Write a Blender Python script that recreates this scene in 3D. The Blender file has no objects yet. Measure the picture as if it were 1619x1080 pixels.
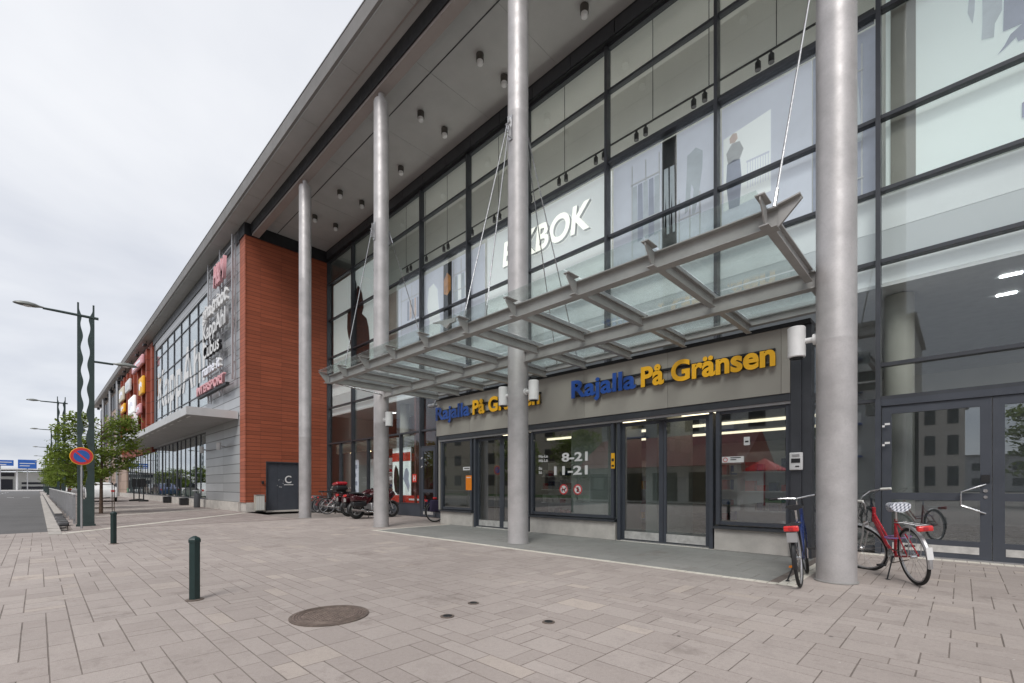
import bpy, bmesh, math, random
from mathutils import Vector, Matrix
R = math.radians
PI = math.pi
random.seed(7)
scene = bpy.context.scene
# ------------------------------------------------------------------ camera
cam_d = bpy.data.cameras.new('camera'); cam = bpy.data.objects.new('camera', cam_d)
scene.collection.objects.link(cam); scene.camera = cam
cam.location = (0, 0, 1.2); cam.rotation_euler = (R(90), 0, R(44.24))
cam_d.sensor_width = 36; cam_d.lens = 730 / 1619 * 36
cam_d.shift_y = (768 - 540) / 1619
cam_d.clip_start = 0.05; cam_d.clip_end = 3000
# ------------------------------------------------------------------ world
world = bpy.data.worlds.new('World'); scene.world = world; world.use_nodes = True
wt = world.node_tree; wt.nodes.clear()
SUN_EL, SUN_AZ = R(48), R(150)      # azimuth measured from +Y towards +X
out = wt.nodes.new('ShaderNodeOutputWorld'); bg = wt.nodes.new('ShaderNodeBackground')
bg.inputs[1].default_value = 0.1
sky = wt.nodes.new('ShaderNodeTexSky'); sky.sky_type = 'NISHITA'; sky.sun_disc = False
sky.sun_elevation = SUN_EL; sky.sun_rotation = SUN_AZ
tc = wt.nodes.new('ShaderNodeTexCoord'); sp = wt.nodes.new('ShaderNodeSeparateXYZ')
wt.links.new(tc.outputs['Generated'], sp.inputs[0])
def wm(op, a, b=0.0):
    n = wt.nodes.new('ShaderNodeMath'); n.operation = op
    for i, v in enumerate((a, b)):
        if isinstance(v, (int, float)): n.inputs[i].default_value = v
        else: wt.links.new(v, n.inputs[i])
    return n.outputs[0]
zz = wm('ADD', wm('MAXIMUM', sp.outputs['Z'], 0.0), 0.16)
cmb = wt.nodes.new('ShaderNodeCombineXYZ')
wt.links.new(wm('DIVIDE', sp.outputs['X'], zz), cmb.inputs[0]); wt.links.new(wm('DIVIDE', sp.outputs['Y'], zz), cmb.inputs[1])
ns = wt.nodes.new('ShaderNodeTexNoise'); ns.inputs['Scale'].default_value = 0.75; ns.inputs['Detail'].default_value = 7
ns.inputs['Roughness'].default_value = 0.52; ns.inputs['Distortion'].default_value = 0.25
mp = wt.nodes.new('ShaderNodeMapping'); mp.inputs['Scale'].default_value = (1.0, 1.0, 1); mp.inputs['Location'].default_value = (1.3, 4.2, 0)
wt.links.new(cmb.outputs[0], mp.inputs[0]); wt.links.new(mp.outputs[0], ns.inputs['Vector'])
el = wm('MULTIPLY', wm('SUBTRACT', sp.outputs['Z'], 0.30), 0.42)   # cloud base reads thicker and greyer low down
el = wm('MINIMUM', wm('MAXIMUM', el, -0.085), 0.10); nf = wm('ADD', ns.outputs[0], el)
cr = wt.nodes.new('ShaderNodeValToRGB'); cr.color_ramp.elements[0].position = 0.30; cr.color_ramp.elements[1].position = 0.66
cr.color_ramp.elements[0].color = (3.55, 3.75, 4.25, 1); cr.color_ramp.elements[1].color = (5.75, 5.82, 6.0, 1)
wt.links.new(nf, cr.inputs[0])
mx = wt.nodes.new('ShaderNodeMix'); mx.data_type = 'RGBA'; mx.inputs[0].default_value = 0.93
wt.links.new(sky.outputs[0], mx.inputs[6]); wt.links.new(cr.outputs[0], mx.inputs[7])
wt.links.new(mx.outputs[2], bg.inputs[0]); wt.links.new(bg.outputs[0], out.inputs[0])
# ------------------------------------------------------------------ sun
sd = bpy.data.lights.new('sun', 'SUN'); so = bpy.data.objects.new('sun', sd); scene.collection.objects.link(so)
sd.energy = 1.4; sd.angle = R(25); sd.color = (1, 0.97, 0.93)
sdir = Vector((math.sin(SUN_AZ) * math.cos(SUN_EL), math.cos(SUN_AZ) * math.cos(SUN_EL), math.sin(SUN_EL)))
so.rotation_euler = sdir.to_track_quat('Z', 'Y').to_euler()
vs = scene.view_settings; vs.view_transform = 'Standard'; vs.look = 'None'; vs.exposure = 0.75; vs.gamma = 1
scene.cycles.transparent_max_bounces = 24; scene.cycles.max_bounces = 8; scene.cycles.use_denoising = True
scene.cycles.diffuse_bounces = 4; scene.cycles.glossy_bounces = 5

# ------------------------------------------------------------------ materials
class N:
    def __init__(s, name):
        s.mat = bpy.data.materials.new(name); s.mat.use_nodes = True; s.t = s.mat.node_tree; s.t.nodes.clear()
        s.o = s.t.nodes.new('ShaderNodeOutputMaterial')
    def n(s, t, **k):
        x = s.t.nodes.new(t)
        for a, b in k.items(): setattr(x, a, b)
        return x
    def l(s, a, b):
        if isinstance(a, (int, float)): b.default_value = a
        elif isinstance(a, tuple): b.default_value = a if len(a) == len(b.default_value) else (*a, 1)
        else: s.t.links.new(a, b)
    def m(s, op, a, b=0.0, c=None, clamp=False):
        x = s.n('ShaderNodeMath', operation=op, use_clamp=clamp); s.l(a, x.inputs[0]); s.l(b, x.inputs[1])
        if c is not None: s.l(c, x.inputs[2])
        return x.outputs[0]
    def mix(s, f, a, b, blend='MIX'):
        x = s.n('ShaderNodeMix', data_type='RGBA', blend_type=blend)
        s.l(f, x.inputs[0]); s.l(a, x.inputs[6]); s.l(b, x.inputs[7]); return x.outputs[2]
    def pos(s, obj=False):
        g = s.n('ShaderNodeTexCoord').outputs['Object'] if obj else s.n('ShaderNodeNewGeometry').outputs['Position']
        q = s.n('ShaderNodeSeparateXYZ'); s.l(g, q.inputs[0]); return g, q.outputs[0], q.outputs[1], q.outputs[2]
    def noise(s, vec, scale, detail=4, rough=0.6):
        x = s.n('ShaderNodeTexNoise'); s.l(vec, x.inputs['Vector']); x.inputs['Scale'].default_value = scale
        x.inputs['Detail'].default_value = detail; x.inputs['Roughness'].default_value = rough; return x.outputs[0]
    def ramp(s, f, lo, hi, a=0.0, b=1.0):
        x = s.n('ShaderNodeMapRange'); s.l(f, x.inputs[0]); x.inputs[1].default_value = lo; x.inputs[2].default_value = hi
        x.inputs[3].default_value = a; x.inputs[4].default_value = b; return x.outputs[0]
    def white(s, v, w=None):
        x = s.n('ShaderNodeTexWhiteNoise', noise_dimensions='2D')
        c = s.n('ShaderNodeCombineXYZ'); s.l(v, c.inputs[0]); s.l(w if w is not None else 0.37, c.inputs[1]); s.l(c.outputs[0], x.inputs['Vector'])
        return x.outputs['Value']
    def bsdf(s, col, rough=0.5, metal=0.0, spec=0.5, bump=None, bstr=0.3, bdist=0.01, emit=None, estr=0, coat=0):
        p = s.n('ShaderNodeBsdfPrincipled'); s.l(col, p.inputs['Base Color']); s.l(rough, p.inputs['Roughness']); s.l(metal, p.inputs['Metallic'])
        p.inputs['Specular IOR Level'].default_value = spec; p.inputs['Coat Weight'].default_value = coat
        if bump is not None:
            b = s.n('ShaderNodeBump'); b.inputs['Strength'].default_value = bstr; b.inputs['Distance'].default_value = bdist
            s.l(bump, b.inputs['Height']); s.l(b.outputs[0], p.inputs['Normal'])
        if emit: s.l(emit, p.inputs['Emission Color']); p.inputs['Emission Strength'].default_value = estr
        s.l(p.outputs[0], s.o.inputs[0]); return p
def sc(c, k): return tuple(min(1, x * k) for x in c)
def pm(name, col, rough=0.5, metal=0.0, var=0.18, scale=3.0, bump=0.0, bscale=80, spec=0.5, coat=0, emit=0, fine=0.0):
    """painted / plain surface with large soft variation and a fine grain"""
    k = N(name); g, x, y, z = k.pos()
    n = k.noise(g, scale, 5); c = k.mix(k.ramp(n, 0.3, 0.7), sc(col, 1 - var), sc(col, 1 + var))
    if fine:
        f = k.noise(g, bscale, 2); c = k.mix(k.ramp(f, 0.35, 0.65, 0, 1), c, sc(col, 1 - fine)) if fine < 0 else k.mix(k.ramp(f, 0.45, 0.75, 0, fine), c, sc(col, 0.45))
    r = k.ramp(k.noise(g, scale * 3, 4), 0.3, 0.7, max(0.02, rough - 0.08), min(1, rough + 0.08))
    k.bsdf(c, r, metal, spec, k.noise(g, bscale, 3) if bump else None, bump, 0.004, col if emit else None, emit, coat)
    return k.mat
M = {}
M['steel'] = pm('pillar_metal', (0.45, 0.435, 0.435), 0.48, 0.30, 0.16, 2.2, 0.15, 60, fine=0.16)
M['beam'] = pm('canopy_steel_paint', (0.35, 0.345, 0.335), 0.5, 0.25, 0.14, 2.5, 0.1, 70)
M['frame'] = pm('graphite_frame', (0.055, 0.059, 0.068), 0.38, 0.2, 0.12, 2.0)
M['frame2'] = pm('door_frame_grey', (0.060, 0.067, 0.083), 0.4, 0.1, 0.10, 2.0)
M['black'] = pm('black_plastic', (0.016, 0.016, 0.018), 0.45, 0, 0.15, 8)
M['rubber'] = pm('rubber', (0.018, 0.018, 0.018), 0.8, 0, 0.2, 10)
M['chrome'] = pm('chrome', (0.62, 0.62, 0.63), 0.22, 1.0, 0.06, 9)
M['alu'] = pm('aluminium', (0.46, 0.46, 0.47), 0.38, 0.7, 0.1, 6)
M['white'] = pm('white_paint', (0.70, 0.70, 0.70), 0.45, 0, 0.07, 5)
M['offwhite'] = pm('pale_interior', (0.60, 0.60, 0.57), 0.7, 0, 0.06, 0.6)
M['green'] = pm('dark_green_paint', (0.012, 0.030, 0.029), 0.42, 0.0, 0.2, 6, fine=0.2)
M['lampgreen'] = pm('lamp_post_paint', (0.030, 0.050, 0.048), 0.5, 0.0, 0.2, 4)
M['lamphead'] = pm('lamp_head_grey', (0.20, 0.21, 0.20), 0.4, 0.3, 0.1, 4)
M['red'] = pm('red_paint', (0.36, 0.012, 0.022), 0.28, 0.0, 0.12, 5, coat=0.5)
M['maroon'] = pm('maroon_paint', (0.050, 0.008, 0.012), 0.25, 0.1, 0.12, 5, coat=0.8)
M['blue'] = pm('blue_paint', (0.014, 0.03, 0.12), 0.3, 0.0, 0.12, 5, coat=0.5)
M['purple'] = pm('purple_cloth', (0.028, 0.02, 0.055), 0.85, 0, 0.25, 12, 0.3, 90)
M['redlens'] = pm('red_lens', (0.6, 0.02, 0.02), 0.2, 0, 0.1, 6, coat=0.8)
M['orange'] = pm('orange_plastic', (0.85, 0.24, 0.01), 0.45, 0, 0.05, 6)
M['signblue'] = pm('sign_blue', (0.018, 0.075, 0.33), 0.45, 0, 0.05, 4)
M['signyellow'] = pm('sign_yellow', (0.85, 0.44, 0.018), 0.45, 0, 0.05, 4)
M['signred'] = pm('sign_red', (0.55, 0.03, 0.035), 0.45, 0, 0.06, 4)
M['signpink'] = pm('sign_pink', (0.70, 0.36, 0.39), 0.5, 0, 0.1, 2)
M['signcream'] = pm('sign_cream', (0.62, 0.57, 0.45), 0.5, 0, 0.1, 2)
M['roadblue'] = pm('road_sign_blue', (0.02, 0.10, 0.38), 0.45, 0, 0.05, 4)
M['soffit'] = pm('grey_soffit', (0.45, 0.445, 0.435), 0.62, 0.1, 0.08, 0.8, 0.15, 120, fine=0.25)
M['fascia_metal'] = pm('eave_metal', (0.22, 0.21, 0.20), 0.5, 0.3, 0.1, 1)
M['pinkbeam'] = pm('roof_beam_paint', (0.34, 0.29, 0.27), 0.5, 0.1, 0.06, 1)
M['dark'] = pm('dark_band', (0.018, 0.019, 0.022), 0.5, 0.1, 0.15, 2)
M['canopywhite'] = pm('side_canopy_grey', (0.34, 0.34, 0.34), 0.5, 0.1, 0.08, 1)
M['granite'] = pm('granite_plinth', (0.52, 0.49, 0.455), 0.75, 0, 0.16, 3, 0.2, 160, fine=0.5)
M['kerbstone'] = pm('kerb_granite', (0.42, 0.39, 0.36), 0.8, 0, 0.2, 4, 0.3, 110, fine=0.4)
M['darkstone'] = pm('dark_concrete', (0.10, 0.10, 0.105), 0.85, 0, 0.25, 5, 0.3, 60)
M['iron'] = pm('manhole_iron', (0.17, 0.135, 0.115), 0.65, 0.4, 0.35, 14, 0.3, 120)
M['bark'] = pm('tree_bark', (0.10, 0.065, 0.045), 0.9, 0, 0.3, 12, 0.6, 60)
M['cloth'] = pm('dark_cloth', (0.05, 0.05, 0.06), 0.9, 0, 0.3, 7)
M['skin'] = pm('warm_glow_print', (0.66, 0.52, 0.46), 0.7, 0, 0.2, 5, emit=0.12)  # print given a faint glow, standing in for light from behind
M['film'] = pm('pale_glow_film', (0.70, 0.715, 0.80), 0.6, 0, 0.10, 0.8, emit=0.13)  # glow added to the colour, in place of light through the film
M['filmgreen'] = pm('greenish_glow_film', (0.82, 0.89, 0.87), 0.6, 0, 0.04, 0.4, emit=0.13)  # self-glow stands in for light from the room behind
M['filmlow'] = pm('light_glow_film', (0.86, 0.88, 0.87), 0.6, 0, 0.06, 0.5, emit=0.2)  # strongest glow of the films, put in for light passing through
M['filmdark'] = pm('slate_glow_print', (0.36, 0.38, 0.47), 0.6, 0, 0.15, 2, emit=0.1)  # slate tone with a little glow added, as if lit from behind
M['filmgrey'] = pm('muted_grey_glow_print', (0.50, 0.54, 0.58), 0.6, 0, 0.18, 2, emit=0.12)  # grey tone with added glow, for light behind the sheet
M['silhouette'] = pm('dark_print', (0.012, 0.009, 0.009), 0.6, 0, 0.4, 3)
M['wallred'] = pm('shop_wall_brown', (0.13, 0.045, 0.035), 0.8, 0, 0.1, 1)
M['redband'] = pm('red_banner', (0.55, 0.04, 0.02), 0.6, 0, 0.08, 2)
M['amber'] = pm('painted_amber_glow', (0.75, 0.33, 0.10), 0.6, 0, 0.3, 3)  # flat colour for the amber glow in the gap
M['beigecol'] = pm('beige_column', (0.36, 0.35, 0.31), 0.7, 0, 0.08, 1)
M['shopgrey'] = pm('shop_interior_grey', (0.20, 0.20, 0.195), 0.8, 0, 0.1, 0.6)
def emis(name, col, s):
    k = N(name); e = k.n('ShaderNodeEmission'); e.inputs[0].default_value = (*col, 1); e.inputs[1].default_value = s
    k.l(e.outputs[0], k.o.inputs[0]); return k.mat
M['striplight'] = emis('strip_light', (1, 0.86, 0.60), 1.5)
M['spotlight'] = emis('cool_ceiling_light', (0.95, 0.98, 1), 6.0)
M['warmspot'] = emis('warm_shop_light', (1, 0.72, 0.38), 8.0)
M['letterglow'] = emis('lit_letter', (0.93, 0.93, 0.84), 0.80)
def glass(name, f0=0.06, tint=(0.80, 0.86, 0.86), rough=0.0, dirt=0.0):
    """thin pane: clear body, mirror layer growing towards grazing angles (same from both sides)"""
    k = N(name); tr = k.n('ShaderNodeBsdfTransparent'); tr.inputs[0].default_value = (*tint, 1)
    gl = k.n('ShaderNodeBsdfGlossy'); gl.inputs['Roughness'].default_value = rough; gl.inputs[0].default_value = (0.95, 0.98, 1, 1)
    geo = k.n('ShaderNodeNewGeometry'); g = geo.outputs['Position']; dt = k.n('ShaderNodeVectorMath', operation='DOT_PRODUCT'); k.l(geo.outputs['Normal'], dt.inputs[0]); k.l(geo.outputs['Incoming'], dt.inputs[1])
    c = k.m('SUBTRACT', 1.0, k.m('ABSOLUTE', dt.outputs['Value']), clamp=True)
    fr = k.m('ADD', f0, k.m('MULTIPLY', 1-f0, k.m('POWER', c, 5.0)), clamp=True)
    ms = k.n('ShaderNodeMixShader'); k.l(fr, ms.inputs[0]); k.l(tr.outputs[0], ms.inputs[1]); k.l(gl.outputs[0], ms.inputs[2])
    o = ms.outputs[0]
    if dirt:
        df = k.n('ShaderNodeBsdfDiffuse'); df.inputs[0].default_value = (0.45, 0.45, 0.42, 1); m2 = k.n('ShaderNodeMixShader')
        k.l(k.ramp(k.noise(g, 3, 6, 0.7), 0.35, 0.75, dirt * 0.4, dirt * 2), m2.inputs[0]); k.l(o, m2.inputs[1]); k.l(df.outputs[0], m2.inputs[2]); o = m2.outputs[0]
    k.l(o, k.o.inputs[0]); return k.mat
M['glass'] = glass('facade_glass', 0.055, (0.955, 0.975, 0.97))
M['glassdark'] = glass('door_glass', 0.15, (0.78, 0.81, 0.82))
M['glassroof'] = glass('canopy_glass', 0.035, (0.90, 0.935, 0.925), dirt=0.035)
M['glassrefl'] = glass('mirror_glass', 0.34, (0.75, 0.82, 0.80))
M['screen'] = glass('windscreen', 0.05, (0.80, 0.76, 0.68))

def slabs_mat(name, c1, c2, c3, rough=0.8):
    k = N(name); g, x, y, z = k.pos(); geo = k.n('ShaderNodeNewGeometry')
    r = geo.outputs['Random Per Island']
    c = k.mix(k.ramp(r, 0.0, 1.0), c1, c2); c = k.mix(k.ramp(k.m('FRACT', k.m('MULTIPLY', r, 17.3)), 0.93, 1.0), c, c3)
    c = k.mix(k.ramp(k.noise(g, 0.45, 5), 0.35, 0.75, 0, 0.30), c, sc(c1, 0.68))
    st = k.noise(g, 3.5, 6, 0.7); c = k.mix(k.ramp(st, 0.52, 0.72, 0, 0.32), c, sc(c1, 0.55))
    mid = k.noise(g, 34, 4, 0.75); c = k.mix(k.ramp(mid, 0.50, 0.68, 0, 0.30), c, sc(c1, 0.62)); c = k.mix(k.ramp(mid, 0.30, 0.44, 0.22, 0), c, sc(c2, 1.25))
    gr = k.noise(g, 190, 3, 0.7); c = k.mix(k.ramp(gr, 0.40, 0.62, 0.0, 0.42), c, sc(c1, 0.5))
    for sc_, r0, r1, st_, cc in ((2.1, 0.030, 0.042, 0.75, (0.10, 0.085, 0.08)), (5.7, 0.040, 0.060, 0.40, (0.16, 0.14, 0.13)), (3.3, 0.022, 0.030, 0.55, (0.72, 0.70, 0.66))):
        sp_ = k.n('ShaderNodeTexVoronoi'); k.l(g, sp_.inputs['Vector']); sp_.inputs['Scale'].default_value = sc_
        jit_ = k.m('ADD', sp_.outputs['Distance'], k.m('MULTIPLY', k.m('SUBTRACT', k.noise(g, 60, 2), 0.5), 0.03))
        pick = k.m('GREATER_THAN', k.white(k.m('MULTIPLY', sp_.outputs['Color'], 7.0)), 0.62)
        c = k.mix(k.m('MULTIPLY', k.ramp(jit_, r0, r1, st_, 0), pick), c, cc)
    big = k.noise(g, 0.16, 3, 0.5); c = k.mix(k.ramp(big, 0.48, 0.64, 0, 0.30), c, sc(c1, 0.6))
    warp = k.noise(g, 1.1, 6, 0.75); c = k.mix(k.ramp(warp, 0.57, 0.66, 0, 0.42), c, (0.17, 0.14, 0.125))
    k.bsdf(c, k.ramp(st, 0.3, 0.7, rough - 0.1, rough + 0.1), 0, 0.35, gr, 0.35, 0.003); return k.mat
M['pavers'] = slabs_mat('pinkish_pavers', (0.405, 0.352, 0.326), (0.495, 0.436, 0.405), (0.56, 0.485, 0.43))
M['slate'] = slabs_mat('grey_green_pavers', (0.27, 0.27, 0.257), (0.32, 0.32, 0.305), (0.35, 0.345, 0.33), 0.75)
M['sett'] = slabs_mat('pale_setts', (0.72, 0.68, 0.60), (0.82, 0.79, 0.71), (0.78, 0.72, 0.62))
M['walk'] = slabs_mat('grey_small_pavers', (0.33, 0.28, 0.26), (0.42, 0.365, 0.34), (0.45, 0.40, 0.36))
M['joint'] = pm('joint_sand', (0.175, 0.148, 0.132), 0.95, 0, 0.3, 6)
M['asphalt'] = pm('asphalt', (0.115, 0.112, 0.112), 0.9, 0, 0.16, 0.6, 0.5, 150, fine=0.5)
M['farground'] = pm('far_ground', (0.30, 0.27, 0.25), 0.9, 0, 0.12, 0.2)

def cladding(name, col, rh, cw, axis, zoff=0.0, joint=0.35, metal=0.0, rough=0.6, lw=0.006, voff=0.0, tilt=0.0):
    """horizontal board cladding: rows of height rh, columns of width cw (axis 0 = X, 1 = Y)"""
    k = N(name); g, x, y, z = k.pos(); u = (x, y)[axis]
    zr = k.m('DIVIDE', k.m('ADD', z, zoff), rh); row = k.m('FLOOR', zr); fz = k.m('FRACT', zr)
    cr_ = k.m('DIVIDE', k.m('ADD', u, voff), cw); col_ = k.m('FLOOR', cr_); fc = k.m('FRACT', cr_)
    dz = k.m('MULTIPLY', k.m('MINIMUM', fz, k.m('SUBTRACT', 1.0, fz)), rh); dc = k.m('MULTIPLY', k.m('MINIMUM', fc, k.m('SUBTRACT', 1.0, fc)), cw)
    lz = k.ramp(dz, lw * 0.8, lw * 1.6, 1, 0); lc = k.ramp(dc, lw * 0.5, lw * 1.1, 0.7, 0); ln = k.m('MAXIMUM', lz, lc)
    rv = k.white(row, col_); n = k.noise(g, 1.1, 5)
    c = k.mix(rv, sc(col, 0.84), sc(col, 1.12)); c = k.mix(k.ramp(n, 0.3, 0.7, 0, 0.5), c, sc(col, 0.86))
    c = k.mix(ln, c, sc(col, joint))
    h = k.m('SUBTRACT', 1.0, ln)
    if tilt: h = k.m('ADD', h, k.m('MULTIPLY', fz, tilt))
    k.bsdf(c, rough, metal, 0.4, h, 0.8, 0.012); return k.mat
M['redclad'] = cladding('terracotta_cladding', (0.315, 0.080, 0.038), 0.178, 0.92, 1, 0.02, 0.28, voff=0.12)
M['redcladx'] = cladding('terracotta_cladding_front', (0.42, 0.125, 0.072), 0.178, 1.6, 0, 0.02, 0.28, voff=0.4)
M['redpanel'] = cladding('terracotta_panel', (0.30, 0.066, 0.035), 0.9, 1.4, 0, 0.02, 0.4, lw=0.02)
M['greyclad'] = cladding('silver_cladding', (0.52, 0.53, 0.545), 0.45, 9.0, 0, 0.02, 0.22, 0.45, 0.42, 0.012, tilt=0.8)
M['beigeclad'] = cladding('pale_brown_cladding', (0.42, 0.31, 0.25), 0.9, 2.2, 0, 0.1, 0.55, 0, 0.6, 0.02)
M['louvre'] = cladding('dark_louvre', (0.13, 0.12, 0.15), 0.28, 40, 0, 0, 0.3, 0.2, 0.6, 0.03)
M['fascia'] = cladding('concrete_panel', (0.345, 0.325, 0.295), 4.0, 2.02, 0, 1.9, 0.62, 0, 0.75, 0.006, voff=0.17)
M['tile'] = cladding('white_wall_tile', (0.52, 0.54, 0.48), 0.30, 0.30, 0, 0.1, 0.7, 0, 0.35, 0.004)
M['tiley'] = cladding('white_wall_tile_side', (0.52, 0.54, 0.48), 0.30, 0.30, 1, 0.1, 0.7, 0, 0.35, 0.004)
M['perf'] = cladding('perforated_strip', (0.42, 0.42, 0.36), 0.06, 0.06, 0, 0, 0.15, 0, 0.5, 0.012)
M['mallfloor'] = pm('shop_floor', (0.22, 0.21, 0.20), 0.25, 0, 0.1, 1)
M['redroof'] = cladding('red_sheet_roof', (0.19, 0.05, 0.045), 30, 0.35, 0, 0, 0.5, 0, 0.5, 0.02)
def facade_mat(name, wall, win, fw, fh, wx, wz):
    k = N(name); g, x, y, z = k.pos(); fx = k.m('FRACT', k.m('DIVIDE', x, fw)); fz = k.m('FRACT', k.m('DIVIDE', z, fh)); 
    a = k.m('LESS_THAN', k.m('ABSOLUTE', k.m('SUBTRACT', fx, 0.5)), wx); b = k.m('LESS_THAN', k.m('ABSOLUTE', k.m('SUBTRACT', fz, 0.5)), wz)
    k.bsdf(k.mix(k.m('MULTIPLY', a, b), wall, win), 0.7); return k.mat
def leafmat(name, c1, c2):
    k = N(name); geo = k.n('ShaderNodeNewGeometry'); g, x, y, z = k.pos()
    c = k.mix(geo.outputs['Random Per Island'], c1, c2); c = k.mix(k.ramp(k.noise(g, 1.8, 3), 0.3, 0.7, 0, 0.6), c, sc(c1, 0.6))
    p = k.n('ShaderNodeBsdfDiffuse'); k.l(c, p.inputs[0]); t = k.n('ShaderNodeBsdfTranslucent'); k.l(k.mix(0.5, c, (0.20, 0.26, 0.04)), t.inputs[0])
    m_ = k.n('ShaderNodeMixShader'); m_.inputs[0].default_value = 0.42; k.l(p.outputs[0], m_.inputs[1]); k.l(t.outputs[0], m_.inputs[2]); k.l(m_.outputs[0], k.o.inputs[0]); return k.mat
M['leaf'] = leafmat('spring_leaf', (0.17, 0.245, 0.045), (0.33, 0.40, 0.12))
M['leafdark'] = leafmat('green_leaf', (0.035, 0.075, 0.02), (0.07, 0.12, 0.035))
def check_mat():
    k = N('checked_cloth'); g, x, y, z = k.pos(True); 
    a = k.m('LESS_THAN', k.m('FRACT', k.m('MULTIPLY', k.m('ADD', x, y), 24)), 0.4); b = k.m('LESS_THAN', k.m('FRACT', k.m('MULTIPLY', k.m('ADD', z, k.m('MULTIPLY', y, 0.7)), 30)), 0.4)
    k.bsdf(k.mix(k.m('MULTIPLY', k.m('ADD', a, b), 0.5), (0.72, 0.74, 0.80), (0.05, 0.06, 0.10)), 0.7); return k.mat
M['check'] = check_mat()

M['glow_band'] = pm('pale_sheen_glow', (0.70, 0.725, 0.73), 0.6, 0, 0.10, 0.7, emit=0.13)  # pale sheen and glow put into the colour of the bands
M['slatemetal'] = pm('slate_metal', (0.10, 0.105, 0.115), 0.5, 0.2, 0.1, 2)
M['steelplate'] = pm('worn_steel_plate', (0.66, 0.65, 0.63), 0.38, 0.5, 0.22, 7)
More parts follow.
